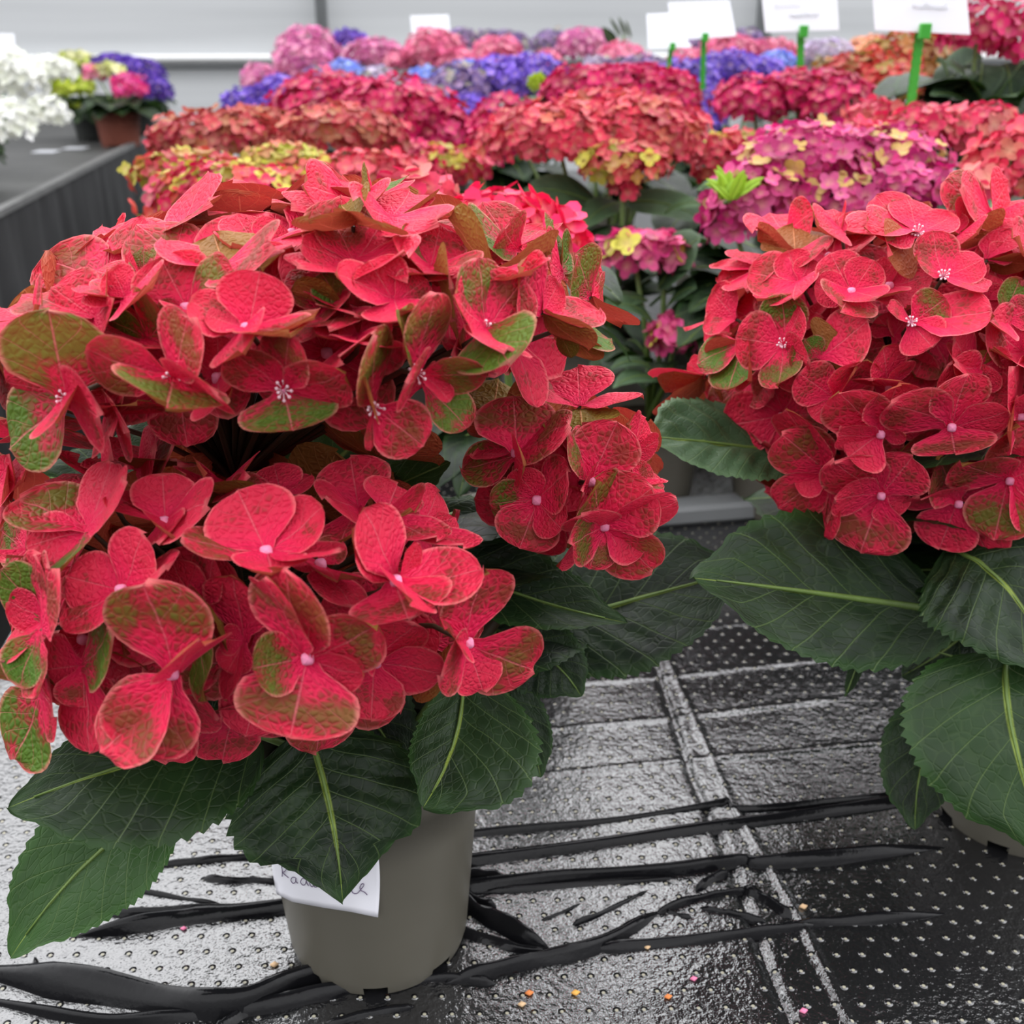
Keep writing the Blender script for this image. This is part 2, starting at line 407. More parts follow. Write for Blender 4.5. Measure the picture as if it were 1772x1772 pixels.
for pts, w, h in (
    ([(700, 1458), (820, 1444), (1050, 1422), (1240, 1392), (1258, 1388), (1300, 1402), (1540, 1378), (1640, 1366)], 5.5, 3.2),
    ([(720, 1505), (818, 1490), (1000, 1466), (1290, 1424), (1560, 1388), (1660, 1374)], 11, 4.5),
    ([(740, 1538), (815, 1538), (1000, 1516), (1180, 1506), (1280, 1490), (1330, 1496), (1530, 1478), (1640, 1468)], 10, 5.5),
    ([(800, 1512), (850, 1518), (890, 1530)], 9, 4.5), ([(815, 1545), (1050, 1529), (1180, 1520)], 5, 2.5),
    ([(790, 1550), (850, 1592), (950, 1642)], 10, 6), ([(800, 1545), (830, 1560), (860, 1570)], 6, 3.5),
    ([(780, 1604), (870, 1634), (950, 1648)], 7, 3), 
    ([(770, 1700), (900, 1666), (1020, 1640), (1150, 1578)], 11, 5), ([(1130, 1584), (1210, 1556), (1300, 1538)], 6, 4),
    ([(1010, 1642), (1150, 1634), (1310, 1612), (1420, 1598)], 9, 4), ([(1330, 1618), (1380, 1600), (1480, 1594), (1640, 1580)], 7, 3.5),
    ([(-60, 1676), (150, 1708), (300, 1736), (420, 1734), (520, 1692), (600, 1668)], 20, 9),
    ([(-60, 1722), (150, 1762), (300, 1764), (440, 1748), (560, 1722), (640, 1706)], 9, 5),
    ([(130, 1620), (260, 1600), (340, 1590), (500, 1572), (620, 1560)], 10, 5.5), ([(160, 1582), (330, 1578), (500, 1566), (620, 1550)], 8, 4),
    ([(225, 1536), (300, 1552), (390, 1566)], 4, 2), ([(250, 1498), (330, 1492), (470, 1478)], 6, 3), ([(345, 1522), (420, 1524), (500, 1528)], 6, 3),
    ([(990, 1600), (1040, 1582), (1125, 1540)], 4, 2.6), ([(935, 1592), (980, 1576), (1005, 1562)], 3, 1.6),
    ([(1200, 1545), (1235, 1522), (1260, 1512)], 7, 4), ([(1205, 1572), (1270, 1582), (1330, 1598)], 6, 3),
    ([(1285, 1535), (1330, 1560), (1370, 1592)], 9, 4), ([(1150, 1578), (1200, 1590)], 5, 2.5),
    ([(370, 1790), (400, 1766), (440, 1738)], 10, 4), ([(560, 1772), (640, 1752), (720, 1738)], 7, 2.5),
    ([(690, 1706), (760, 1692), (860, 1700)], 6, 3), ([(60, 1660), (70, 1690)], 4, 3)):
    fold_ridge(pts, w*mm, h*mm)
mb = MB(); mb.box((XL, Y0, -.05), (XR, Y1, -.006)); mb.build('tray', M_BENCHTOP, bench, False)
for x in (XL+.05, XR-.05):
    for y in (Y0+.1, 1.7, Y1-.1):
        mb = MB(); mb.box((x-.025, y-.025, -.7), (x+.025, y+.025, -.05)); mb.build('leg', M_METAL, bench, False)
# raised cross bar of the tray under the film
a, b = ground(1120, 905), ground(1420, 880)
d = (b-a).normalized(); e = Vector((-d.y, d.x, 0))
mb = MB(); mb.obox((a+b)*.5+ZUP*.010, d*.35, e*.016, ZUP*.010); cb = mb.build('cross_bar', M_METAL, bench, False)
cb.modifiers.new('bevel', 'BEVEL').width = .004

# left bench: its top, and the cloth skirt hung along the side facing us
LZ = .13
near, far_ = ground(-20, 384, LZ), ground(322, 207, LZ)
lb = thing('side_bench', (near.x-.5, 2.6, -.7), 'dark side bench across the aisle with a black pleated cloth skirt', 'bench')
xe = (near.x+far_.x)*.5
mb = MB(); mb.box((xe-1.6, .3, LZ-.03), (xe, far_.y, LZ)); mb.build('bench_top', M_BENCHTOP, lb, False)
mb = MB(); rows = []
ysk = frange(.3, far_.y, .012)
for i in range(13):
    t = i/12; row = []
    for y in ysk:
        x = xe+.004+t*.03*noise.noise(Vector((y*5.5, 0, 0)))+t*.018*math.sin(y*41+3*noise.noise(Vector((y*2, 5, t))))+.006*noise.noise(Vector((y*20, t*3, 0)))
        row.append((Vector((x, y, LZ+.006-t*.62)), (0, .5, 0, 0)))
    rows.append(row)
mb.grid(rows); mb.build('cloth_skirt', M_FABRIC, lb)
mb = MB(); mb.box((xe-.012, .3, LZ+.001), (xe+.008, far_.y, LZ+.014)); mb.build('edge_strip', simple('worn_grey_strip', (.10, .10, .098), .5, .5, .4, 20), lb, False)
mb = MB()
rows = [[(Vector((x, far_.y+.004, z)), (0, .5, 0, 0)) for x in (xe-1.6, xe-.8, xe)] for z in (LZ, -.2, -.5)]
mb.grid(rows); mb.build('cloth_end', M_FABRIC, lb)
for y in (.5, far_.y-.2):
    mb = MB(); mb.box((xe-.9, y-.03, -.7), (xe-.84, y+.03, LZ-.03)); mb.build('leg', M_METAL, lb, False)

# ------------------------------------------------------------------ pots
def pot(parent, base, rb, rt, h, mat, notches=True, seg=96, phase=0.0):
    mb = MB(); zs = [0, .006, .010, .02, h*.35, h*.7, h-.014, h-.013, h-.002, h]
    rows = []
    for z in zs:
        r = rb+(rt-rb)*z/h + (.0022 if z >= h-.0135 else 0) - (.0012 if z < .004 else 0)
        rows.append([mb.vert(base+Vector((math.cos(6.28318*k/seg)*r, math.sin(6.28318*k/seg)*r, z))) for k in range(seg)])
    for i in range(len(zs)-1):
        for k in range(seg):
            if notches and i < 1 and ((k+phase) % 12) < 4: continue
            q = (k+1) % seg; mb.face((rows[i][k], rows[i][q], rows[i+1][q], rows[i+1][k]))
    inn = [mb.vert(base+Vector((math.cos(6.28318*k/seg)*(rt-.002), math.sin(6.28318*k/seg)*(rt-.002), h))) for k in range(seg)]
    inn2 = [mb.vert(base+Vector((math.cos(6.28318*k/seg)*(rb-.002), math.sin(6.28318*k/seg)*(rb-.002), .008))) for k in range(seg)]
    for k in range(seg):
        q = (k+1) % seg; mb.face((rows[-1][k], rows[-1][q], inn[q], inn[k])); mb.face((inn[k], inn[q], inn2[q], inn2[k]))
    mb.face(tuple(inn2))
    o = mb.build('pot', mat, parent)
    mb = MB(); zz = h*.88; r = rb+(rt-rb)*.88-.003
    ring = []
    for i in range(5):
        ring.append([(base+Vector((math.cos(6.28318*k/24)*r*i/4, math.sin(6.28318*k/24)*r*i/4, zz+.003*noise.noise(Vector((i, k, 3))))), (0, .5, 0, 0)) for k in range(25)])
    mb.grid(ring); mb.build('soil', M_SOIL, parent)
    return o

# ------------------------------------------------------------------ foreground flower heads
class Head:
    def __init__(s, cx, cy, d, rx, ry, rz, L=.038):
        s.c = P(cx, cy, d); s.r = (rx, ry, rz); s.L = L; s.fl = []
    def loc(s, v): return Vector((v.dot(RIGHT)/s.r[0], v.dot(HEAD)/s.r[1], v.z/s.r[2]))
    def hit(s, px, py):
        r = ray(px, py); o = s.loc(CAM-s.c); d = s.loc(r)
        A, B, C = d.dot(d), o.dot(d), o.dot(o)-1
        D = B*B-A*C
        t = (-B-math.sqrt(D))/A if D > 0 else -B/A
        p = CAM+r*t; q = s.loc(p-s.c)
        n = RIGHT*(q.x/s.r[0])+HEAD*(q.y/s.r[1])+ZUP*(q.z/s.r[2]); n.normalize()
        return p, n, t
CROPS = {'A': (0, 280, 2.953), 'B': (500, 280, 2.953), 'C': (0, 750, 2.953), 'D': (400, 750, 2.953), 'E': (750, 600, 2.953), 'F': (1100, 280, 2.531)}
def crop(k, x, y): c = CROPS[k]; return c[0]+x/c[2], c[1]+y/c[2]

def stamens(mb, c, n, kind):
    a = n.orthogonal().normalized(); b = n.cross(a)
    if kind == 'b':
        mb.ball(c+n*.0030, .0023, 1, 16, 8, (1, 1, .9), lump=.07, ax=(a, b, n))
    elif kind == 's':
        mb.ball(c+n*.001, .0013, 1, 8, 5)
        for k in range(9):
            an = k*.7+random.random()*.3; r = random.uniform(.0014, .0034)
            t = c+(a*math.cos(an)+b*math.sin(an))*r+n*random.uniform(.003, .0062)
            mb.tube([c, (c+t)*.5+n*.0008, t], .00026, 4, 2); mb.ball(t, .00062, 2, 6, 4)

def floret(H, k, c, petals, kind='b', off=0.0):
    px, py = crop(k, *c); c3, n, t = H.hit(px, py)
    c3 = c3+ray(px, py)*off; d0 = depth(c3); tocam = (CAM-c3).normalized()
    if n.dot(tocam) < .25: n = (n+tocam*(.25-n.dot(tocam)+.1)).normalized()
    mb = MB(); sc = CROPS[k][2]
    for i, pt in enumerate(petals):
        tx, ty, wpx = pt[:3]; g = pt[3] if len(pt) > 3 and pt[3] is not None else random.uniform(.12, .42); back = len(pt) > 4 and pt[4]
        fx, fy = crop(k, tx, ty); best = None; rr = ray(fx, fy)
        for j in range(61):
            dz = -.022+.044*j/60; T = CAM+rr*(d0+dz); a = T-c3; L = a.length
            cu = .30 if not back else .1
            cost = ((a.dot(n)/L)-cu)**2+.9*((L-H.L)/H.L)**2+4*(dz*12)**4
            if best is None or cost < best[0]: best = (cost, T)
        T = best[1]; a = (T-c3); L = a.length; a.normalize()
        w3 = 1.10*wpx/sc*d0/F; Wt = max(w3, min(1.05*L, H.L*1.0))
        phi = math.acos(max(.2, min(1, w3/Wt)))
        e0 = a.cross(tocam).normalized(); f0 = e0.cross(a)      # f0 faces the camera
        if f0.dot(tocam) < 0: f0 = -f0
        cand = [(f0*math.cos(q)+e0*math.sin(q)).normalized() for q in (phi, -phi)]
        cand.sort(key=lambda v: -v.dot(n))
        N = cand[0] if not back else -cand[1]
        sd = random.random()
        petal(mb, c3+N*(.0004*i), T, Wt, N, g, sd, cup=random.uniform(.02, .16), arch=random.uniform(-.03, .07), twist=random.uniform(-.12, .12))
    stamens(mb, c3, (n+tocam).normalized(), kind)
    H.fl.append((mb, c3, n))

def fill(H, count, scale, L, keep, g=(.1, .6)):
    for i in range(count):
        z = 1-2*(i+.5)/count; r = math.sqrt(1-z*z); a = i*2.39996
        q = Vector((r*math.cos(a), r*math.sin(a), z))
        if not keep(q): continue
        sc = scale if isinstance(scale, tuple) else (scale,)*3
        c = H.c+RIGHT*q.x*H.r[0]*sc[0]+HEAD*q.y*H.r[1]*sc[1]+ZUP*q.z*H.r[2]*sc[2]
        n = (RIGHT*(q.x/H.r[0])+HEAD*(q.y/H.r[1])+ZUP*(q.z/H.r[2])).normalized()
        n = (n+Vector((random.uniform(-.25, .25), random.uniform(-.25, .25), random.uniform(-.1, .3)))).normalized()
        t = n.orthogonal().normalized(); b = n.cross(t); a0 = random.random()*6; mb = MB()
        for k in range(4):
            an = a0+k*1.5708+random.uniform(-.15, .15); dr = t*math.cos(an)+b*math.sin(an); LL = L*random.uniform(.8, 1.08)
            tip = c+dr*LL+n*LL*random.uniform(.1, .45); ax = (tip-c).normalized(); N = (n-ax*n.dot(ax)).normalized()
            petal(mb, c+N*.0004*k, tip, LL*random.uniform(.95, 1.12), N, random.uniform(*g), random.random(), 8, 6, cup=random.uniform(.0, .15), arch=random.uniform(-.03, .07))
        stamens(mb, c, n, 'b' if q.y < 0 else 'n'); H.fl.append((mb, c, n))

def finish_head(H, plant, stem_pt, label=None):
    mb = MB()
    for f, c, n in H.fl:
        q = c-n*.02; m1 = stem_pt+(q-stem_pt)*.45+ZUP*.004
        mb.tube([stem_pt, m1, q, c], [.0016, .0013, .0011, .0009], 5)
    ho = mb.build('flower_head', M_STEM, plant, origin=stem_pt)
    if label: ho['label'] = label
    for f, c, n in H.fl: f.build('floret', [M_PETAL, M_BUD, M_STAMEN], ho, origin=c)
    return ho

HT = Head(530, 570, .480, .140, .11, .068, .039)
HW = Head(430, 1030, .455, .115, .075, .066, .037)
HM = Head(985, 835, .515, .047, .045, .045, .036)
HR = Head(1560, 650, .640, .130, .095, .102, .036)

def F_(H, k, rows):
    for r in rows: floret(H, k, *r)
# each floret: centre, [(sepal tip, apparent width, green, seen from behind)], centre kind, depth step
F_(HT, 'A', [
 ((345, 1205), [(40, 1120, 200, .35), (60, 1465, 390, .85), (510, 1300, 250, .3), (250, 755, 470, .97), (285, 1335, 90, .2)], 's', -.012),
 ((885, 1105), [(437, 975, 270, .62), (975, 795, 225, .6), (1112, 1190, 130, .2), (850, 1250, 520, .75)], 's', -.016),
 ((1268, 860), [(975, 695, 200, .3), (1330, 560, 350, .12), (1605, 790, 70, .5), (1050, 775, 120, .1), (1480, 880, 130, .5), (1235, 975, 150, .2)], 'b', -.012),
 ((1450, 1165), [(1490, 868, 240, .6), (1175, 975, 220, .5), (1765, 1090, 240, .5), (1495, 1374, 470, .8)], 's', -.012),
 ((1120, 1105), [(1110, 880, 230, .1), (1290, 1060, 210, .1), (1140, 1235, 240, .15), (980, 1120, 180, .15)], 'b', .012),
 ((960, 760), [(820, 490, 390, .38), (1200, 560, 230, .75), (1060, 830, 120, .4), (800, 790, 150, .6)], 'b', .006),
 ((650, 705), [(430, 690, 95, .0), (575, 545, 180, .02), (400, 640, 70, .3), (760, 640, 120, .1)], 'n', 0.0),
 ((760, 920), [(550, 795, 150, .95), (830, 738, 280, .8), (505, 850, 90, .3), (900, 960, 150, .4)], 'n', .012),
 ((490, 800), [(270, 643, 370, .45), (110, 700, 150, .5), (560, 690, 120, .3)], 'n', .012),
 ((170, 800), [(5, 755, 160, .05), (20, 900, 160, .15), (200, 730, 90, .3), (-60, 830, 150, .2)], 'n', .004),
 ((-60, 1000), [(60, 930, 160, .2), (50, 1100, 200, .4), (-60, 1200, 200, .4), (-100, 850, 200, .2)], 'n', .012),
 ((730, 600), [(480, 560, 170, .45), (650, 468, 60, .05), (745, 425, 120, .75), (560, 650, 90, .4)], 'n', .022),
 ((1150, 545), [(1090, 368, 390, .6, 1), (820, 400, 110, .1), (1390, 420, 140, .5), (1340, 560, 180, .6)], 'n', .006),
 ((1330, 440), [(1205, 270, 200, .15), (1420, 300, 180, .3), (1180, 430, 100, .2), (1500, 440, 140, .2)], 'n', .03),
 ((1700, 700), [(1450, 625, 180, .6), (1560, 570, 200, .4), (1760, 780, 200, .3), (1620, 860, 160, .5)], 'n', .014),
 ((100, 1420), [(-40, 1300, 200, .3), (420, 1400, 160, .5), (300, 1300, 140, .4)], 'n', .02),
 ((560, 1290), [(650, 1385, 140, .3), (440, 1230, 150, .3), (700, 1230, 150, .4), (560, 1400, 130, .3)], 'n', .022)])
F_(HT, 'B', [
 ((335, 525), [(225, 285, 240, .5), (475, 305, 265, .08), (60, 425, 130, .15), (40, 530, 90, .0), (600, 470, 160, .2)], 'n', .004),
 ((330, 330), [(100, 290, 120, .7, 1), (270, 222, 280, .8, 1), (480, 320, 130, .7, 1)], 'n', -.004),
 ((520, 300), [(705, 230, 110, .75, 1), (620, 150, 240, .08), (350, 185, 140, .3), (760, 300, 130, .02)], 'n', .010),
 ((340, 220), [(172, 55, 105, .15), (265, 75, 115, .75), (80, 110, 200, .25), (10, 220, 90, .0), (440, 190, 100, .1)], 'n', .030),
 ((440, 190), [(510, 98, 130, .9), (390, 110, 110, .8), (560, 170, 110, .3)], 'n', .04),
 ((720, 552), [(775, 333, 300, .38), (615, 325, 120, .9), (590, 480, 120, .2), (900, 560, 130, .5)], 'n', .006),
 ((1060, 560), [(835, 275, 150, .85, 1), (1330, 448, 110, .7, 1), (1240, 560, 120, .2)], 'n', -.006),
 ((740, 560), [(830, 650, 210, .75, 1), (610, 590, 120, .3)], 'n', -.002),
 ((1170, 450), [(985, 210, 250, .5), (1100, 340, 250, .62), (920, 300, 110, .85), (1300, 330, 160, .3)], 'n', .020),
 ((1010, 862), [(960, 490, 210, .75), (848, 675, 135, .3), (1205, 590, 320, .5), (1112, 962, 110, .1), (1125, 1028, 430, 1.0)], 's', -.014),
 ((1290, 770), [(1185, 535, 230, .35), (1585, 755, 160, .4), (1535, 952, 150, .6, 1), (1380, 620, 150, .2)], 'n', -.006),
 ((1370, 860), [(1642, 915, 140, .98), (1555, 1012, 120, 1.0, 1), (1450, 1000, 100, .9, 1)], 'n', .006),
 ((1390, 580), [(1340, 308, 95, .95), (1450, 462, 180, .9), (1300, 430, 120, .4)], 'n', .012),
 ((1540, 690), [(1470, 480, 200, .85), (1705, 832, 110, .4, 1), (1600, 560, 140, .6)], 'n', .018),
 ((650, 1078), [(572, 752, 70, .9), (745, 668, 185, .7), (1018, 1090, 190, .75), (600, 1130, 100, .5), (825, 1220, 90, .05)], 's', -.016),
 ((690, 1130), [(920, 1355, 210, .8), (600, 1180, 120, .3), (860, 1160, 160, .5)], 'n', .008),
 ((430, 1248), [(430, 882, 175, .75), (375, 1100, 60, .6), (690, 1450, 300, .55), (407, 1476, 55, .5)], 's', -.016),
 ((360, 900), [(245, 830, 90, .0), (520, 800, 150, .0), (440, 940, 110, .0), (135, 880, 70, .05), (265, 1010, 100, .3)], 'n', -.004),
 ((540, 718), [(410, 503, 290, .12), (240, 560, 150, .1), (705, 600, 210, .35), (330, 580, 120, .0), (570, 790, 330, .05)], 'n', -.008),
 ((300, 760), [(160, 568, 200, .98), (15, 645, 150, .65, 1), (335, 785, 120, .5), (200, 850, 150, .5)], 'n', .006),
 ((930, 930), [(830, 820, 150, .4), (850, 1000, 150, .6), (1000, 1010, 140, .4)], 'n', .022)])
F_(HM, 'E', [
 ((748, 302), [(480, 128, 120, .45), (1072, 256, 70, .2), (738, 105, 340, .18), (760, 408, 360, .8, 1)], 'n', -.006),
 ((300, 360), [(330, 176, 320, .8, 1), (205, 330, 150, .5), (480, 300, 150, .5)], 'n', .008),
 ((430, 548), [(140, 620, 230, .7), (695, 400, 150, .6), (410, 252, 380, .58), (197, 552, 95, .1), (465, 608, 120, .3)], 'b', -.010),
 ((535, 782), [(285, 800, 220, .8), (425, 625, 180, .05), (335, 800, 200, .1), (690, 640, 220, .3), (440, 1032, 320, .5), (660, 935, 190, .2)], 'b', -.008),
 ((868, 910), [(840, 680, 240, .7), (1245, 780, 150, .2), (1120, 720, 330, .45), (755, 860, 170, .1), (700, 1010, 200, .7), (790, 1135, 200, .6), (1120, 1148, 260, .6), (1085, 1020, 260, .08)], 'b', -.014),
 ((800, 692), [(700, 430, 110, .7), (940, 383, 310, .42), (760, 740, 80, .2)], 'b', -.010),
 ((1010, 560), [(1080, 360, 120, .1), (1150, 480, 100, .2), (1000, 400, 100, .2)], 'n', .004),
 ((1020, 680), [(1110, 610, 120, .5), (1170, 690, 90, .6), (1090, 720, 120, .2)], 'n', .006),
])
F_(HW, 'C', [
 ((888, 1220), [(740, 763, 440, .72), (530, 1640, 330, .6), (690, 1640, 470, .55), (1030, 1065, 100, .1), (795, 1405, 120, .05)], 'b', -.022),
 ((630, 805), [(338, 730, 310, .08), (310, 985, 200, .35), (735, 510, 250, .1), (845, 690, 140, .1)], 'b', -.006),
 ((462, 495), [(100, 330, 300, .7), (130, 580, 250, .25), (570, 145, 160, .05), (272, 722, 80, .8), (640, 240, 80, .3)], 'n', -.002),
 ((845, 465), [(565, 310, 140, .3), (830, 205, 300, .05), (1060, 370, 190, .08), (900, 527, 110, .05), (800, 560, 120, .2)], 'b', 0.0),
 ((1362, 612), [(925, 535, 130, .6), (1640, 360, 230, .2), (1215, 290, 440, .15), (1740, 600, 85, .1), (1390, 712, 330, .1)], 'b', -.020),
 ((1440, 325), [(975, 300, 130, .8, 1), (1400, 158, 240, .05), (1592, 212, 110, .1), (1180, 250, 120, .5)], 'n', .012),
 ((1150, 260), [(945, 225, 70, .1), (1050, 215, 90, .05), (1260, 200, 90, .1)], 'n', .02),
 ((720, 195), [(630, 38, 260, .12), (900, 55, 210, .6), (905, 150, 90, .7, 1), (500, 130, 150, .2), (790, 90, 150, .1)], 'n', .024),
 ((520, 260), [(400, 135, 180, .4), (330, 220, 130, .3), (560, 140, 120, .1)], 'n', .018),
 ((-10, 260), [(110, 240, 270, .02), (20, 110, 160, .1), (30, 370, 150, .05)], 'n', .004),
 ((140, 600), [(10, 500, 240, .75), (60, 480, 150, .5), (30, 640, 140, .3)], 'n', .010),
 ((245, 960), [(40, 860, 180, .05), (10, 690, 230, .98), (5, 1125, 130, .05), (190, 620, 110, .4)], 'n', -.002),
 ((215, 1010), [(272, 690, 60, .5), (160, 1355, 75, .6), (90, 1290, 200, .95)], 'n', -.010),
 ((425, 1185), [(200, 1210, 330, .12), (570, 1005, 240, 1.0), (470, 1635, 230, .3), (430, 1400, 260, .5)], 'n', .004),
 ((210, 1300), [(30, 1150, 150, .98), (70, 1665, 290, .85), (280, 1450, 120, .3)], 'n', .006),
 ((1010, 890), [(870, 650, 220, .03), (1090, 610, 190, .15), (1040, 1370, 120, .8), (1120, 980, 120, .7)], 'n', .010),
 ((1250, 1060), [(1170, 728, 240, .03), (1160, 1220, 180, .03), (1150, 1368, 90, .1), (1120, 1050, 150, .1)], 'n', .006)])
F_(HW, 'D', [
 ((390, 1145), [(110, 1200, 300, .75), (160, 742, 80, .5), (290, 690, 330, .58), (680, 1240, 180, .05), (300, 1558, 580, .60), (748, 990, 320, .62)], 'b', -.024),
 ((835, 757), [(630, 480, 150, .1), (690, 375, 240, .05), (1288, 690, 290, .3), (905, 952, 500, .5), (915, 870, 110, .05), (960, 560, 90, .1)], 'b', -.022),
 ((1197, 1065), [(1310, 703, 300, .5), (1100, 1000, 140, .3), (1545, 1210, 360, .62), (1290, 1318, 250, .1), (1070, 1240, 150, .5)], 'b', -.010),
 ((650, 385), [(610, 120, 350, .28), (475, 330, 150, .1), (540, 580, 190, .45)], 'n', .012),
 ((790, 410), [(850, 260, 310, .05), (930, 395, 200, .4), (1050, 540, 200, .4)], 'n', .004),
 ((970, 480), [(1060, 298, 190, .2), (1185, 580, 150, .2), (1150, 440, 120, .2)], 'n', .010),
 ((455, 675), [(550, 742, 90, .1), (610, 890, 190, .15), (560, 540, 150, .5), (300, 660, 80, .1)], 'b', .004),
 ((732, 1165), [(940, 970, 230, .08), (1088, 1215, 240, .08), (715, 1468, 310, .45), (640, 960, 160, .1)], 'b', .010)])
F_(HR, 'F', [
 ((1232, 320), [(1010, 270, 120, .25), (1050, 150, 150, .3), (1105, 200, 120, .65), (1185, 160, 165, .06), (1395, 230, 125, .12), (925, 290, 70, .1), (1110, 416, 250, .3, 1)], 's', -.010),
 ((1345, 505), [(1228, 415, 60, .5), (1305, 300, 175, .45), (1525, 430, 145, .08), (1545, 560, 60, .2)], 's', -.012),
 ((945, 575), [(850, 400, 190, .35), (1045, 430, 170, .25), (780, 550, 150, .1), (900, 650, 250, .5), (1050, 600, 90, .2)], 'b', -.012),
 ((720, 530), [(495, 480, 180, .45), (670, 390, 160, .1), (530, 602, 70, .3), (770, 420, 110, .2), (690, 600, 120, .1)], 'n', -.004),
 ((700, 400), [(690, 282, 280, .45, 1), (540, 340, 110, .3, 1), (830, 380, 110, .5)], 'n', 0.0),
 ((660, 310), [(590, 232, 170, .08), (780, 212, 150, .4), (520, 300, 120, .1)], 'n', .012),
 ((900, 310), [(860, 212, 130, .05), (900, 220, 60, .1), (1000, 220, 90, .2), (800, 280, 110, .2)], 'n', .010),
 ((545, 470), [(345, 450, 60, .05), (355, 512, 90, .3), (445, 390, 90, .1), (480, 560, 110, .2)], 'n', .006),
 ((650, 802), [(640, 575, 200, .8), (437, 770, 235, .42), (725, 640, 115, .3), (620, 985, 170, .7), (760, 870, 120, .3)], 's', -.008),
 ((840, 720), [(940, 690, 150, .1), (760, 640, 140, .1), (880, 790, 120, .1)], 'n', .016),
 ((440, 690), [(335, 565, 160, .15), (300, 700, 110, .3), (390, 560, 100, .1)], 'n', .004),
 ((470, 790), [(270, 890, 140, .8), (400, 1000, 170, .85), (325, 860, 110, .2, 1), (500, 960, 90, .1)], 'n', .002),
 ((310, 940), [(78, 935, 70, .1), (130, 1000, 130, .3, 1), (100, 1110, 90, .4, 1), (230, 880, 100, .1)], 'n', .016),
 ((810, 860), [(670, 850, 150, .75), (740, 780, 120, .9), (1020, 695, 220, .3), (915, 785, 290, .5, 1)], 'n', -.010),
 ((872, 1035), [(715, 925, 200, .4), (1020, 870, 140, .3), (770, 1120, 130, .1), (965, 895, 50, .1)], 'n', -.008),
 ((1110, 990), [(1090, 808, 145, .12), (1205, 870, 60, .2), (1040, 950, 100, .2)], 'b', -.004),
 ((1072, 1190), [(890, 1010, 240, .42), (1160, 972, 190, .1), (1185, 1200, 60, .1), (880, 1200, 90, .1), (930, 1295, 240, .1)], 'b', -.016),
 ((1380, 1160), [(1450, 928, 210, .35), (1118, 1055, 215, .42), (1640, 1100, 145, .1), (1400, 1280, 330, .5)], 'b', -.020),
 ((1480, 1010), [(1370, 888, 230, .1), (1640, 1020, 200, .4), (1560, 900, 150, .3)], 'n', -.004),
 ((1205, 705), [(1360, 598, 180, .7), (1105, 625, 42, .4), (1562, 655, 180, .25), (1300, 812, 200, .02)], 's', -.014),
 ((1130, 760), [(1060, 680, 130, .05), (1230, 850, 150, .6), (1180, 690, 120, .1)], 'n', .012),
 ((1500, 910), [(1390, 780, 160, .1), (1480, 830, 150, .5, 1), (1648, 850, 120, .1), (1400, 880, 120, .2)], 'n', -.006),
 ((848, 1365), [(640, 1190, 240, .6), (690, 1395, 170, .1), (620, 1510, 200, .5), (825, 1642, 110, .3), (650, 1090, 130, .2)], 'b', -.004),
 ((1075, 1455), [(870, 1310, 230, .3), (1215, 1290, 230, .4), (870, 1475, 150, .1), (985, 1710, 340, .55), (1150, 1548, 170, .1)], 'b', -.012),
 ((1410, 1490), [(1330, 1290, 190, .6), (1245, 1470, 130, .3), (1560, 1730, 200, .3), (1330, 1695, 250, .1)], 'b', -.004),
 ((1632, 1390), [(1425, 1320, 200, .55), (1670, 1145, 220, .45), (1800, 1330, 220, .2), (1570, 1655, 280, .7), (1770, 1560, 220, .1)], 'b', -.014),
 ((1560, 245), [(1430, 112, 110, .3), (1350, 85, 150, .6), (1625, 88, 140, .02), (1790, 150, 70, .3), (1700, 250, 120, .2)], 'n', .010),
 ((1420, 320), [(1460, 195, 120, .02), (1495, 310, 110, .1), (1600, 290, 130, .5, 1), (1360, 215, 100, .1)], 'n', .004),
 ((1540, 430), [(1725, 455, 90, .6, 1), (1640, 380, 110, .2), (1660, 300, 130, .1)], 'n', .004),
 ((1110, 550), [(1160, 425, 180, .05), (1050, 600, 120, .4), (1185, 640, 150, .1), (1300, 490, 140, .3), (1060, 470, 120, .1)], 'b', .010),
 ((1610, 690), [(1690, 510, 140, .98), (1560, 690, 150, .3), (1750, 640, 150, .4)], 'n', -.004),
 ((1700, 840), [(1550, 700, 200, .35), (1560, 820, 120, .2), (1780, 700, 150, .2)], 'n', 0.0),
 ((1500, 610), [(1570, 495, 170, .05), (1480, 520, 130, .1), (1620, 590, 120, .1)], 'b', .014),
 ((1678, 1115), [(1655, 895, 50, .1), (1740, 1000, 150, .1), (1780, 1180, 170, .2), (1640, 1180, 90, .1)], 'b', -.008),
 ((1790, 430), [(1660, 330, 140, .2), (1700, 520, 160, .3), (1850, 300, 160, .2), (1900, 470, 160, .2)], 'n', 0.0),
 ((1800, 940), [(1720, 850, 140, .3), (1760, 1060, 160, .2), (1900, 860, 160, .2), (1920, 1000, 160, .2)], 'n', .0)])
fill(HT, 60, (.72, .75, .70), .033, lambda q: q.z > -.15 and not (q.y < -.2 and q.z < .05))
fill(HT, 34, (.72, .95, .62), .035, lambda q: q.y > .25 and q.z > -.3)
fill(HW, 44, .70, .031, lambda q: -.75 < q.z < .5)
fill(HW, 22, .98, .036, lambda q: q.y > .35 and q.z > -.3)
fill(HM, 14, .55, .028, lambda q: q.z > -.7)
fill(HM, 9, .8, .028, lambda q: q.y > .4)
fill(HR, 60, (.76, .78, .78), .033, lambda q: q.z > -.8)
fill(HR, 34, (.85, 1, .8), .034, lambda q: q.y > .25 and q.z > -.4)
fill(HR, 30, 1.0, .036, lambda q: q.x > .78 and q.z > -.6)

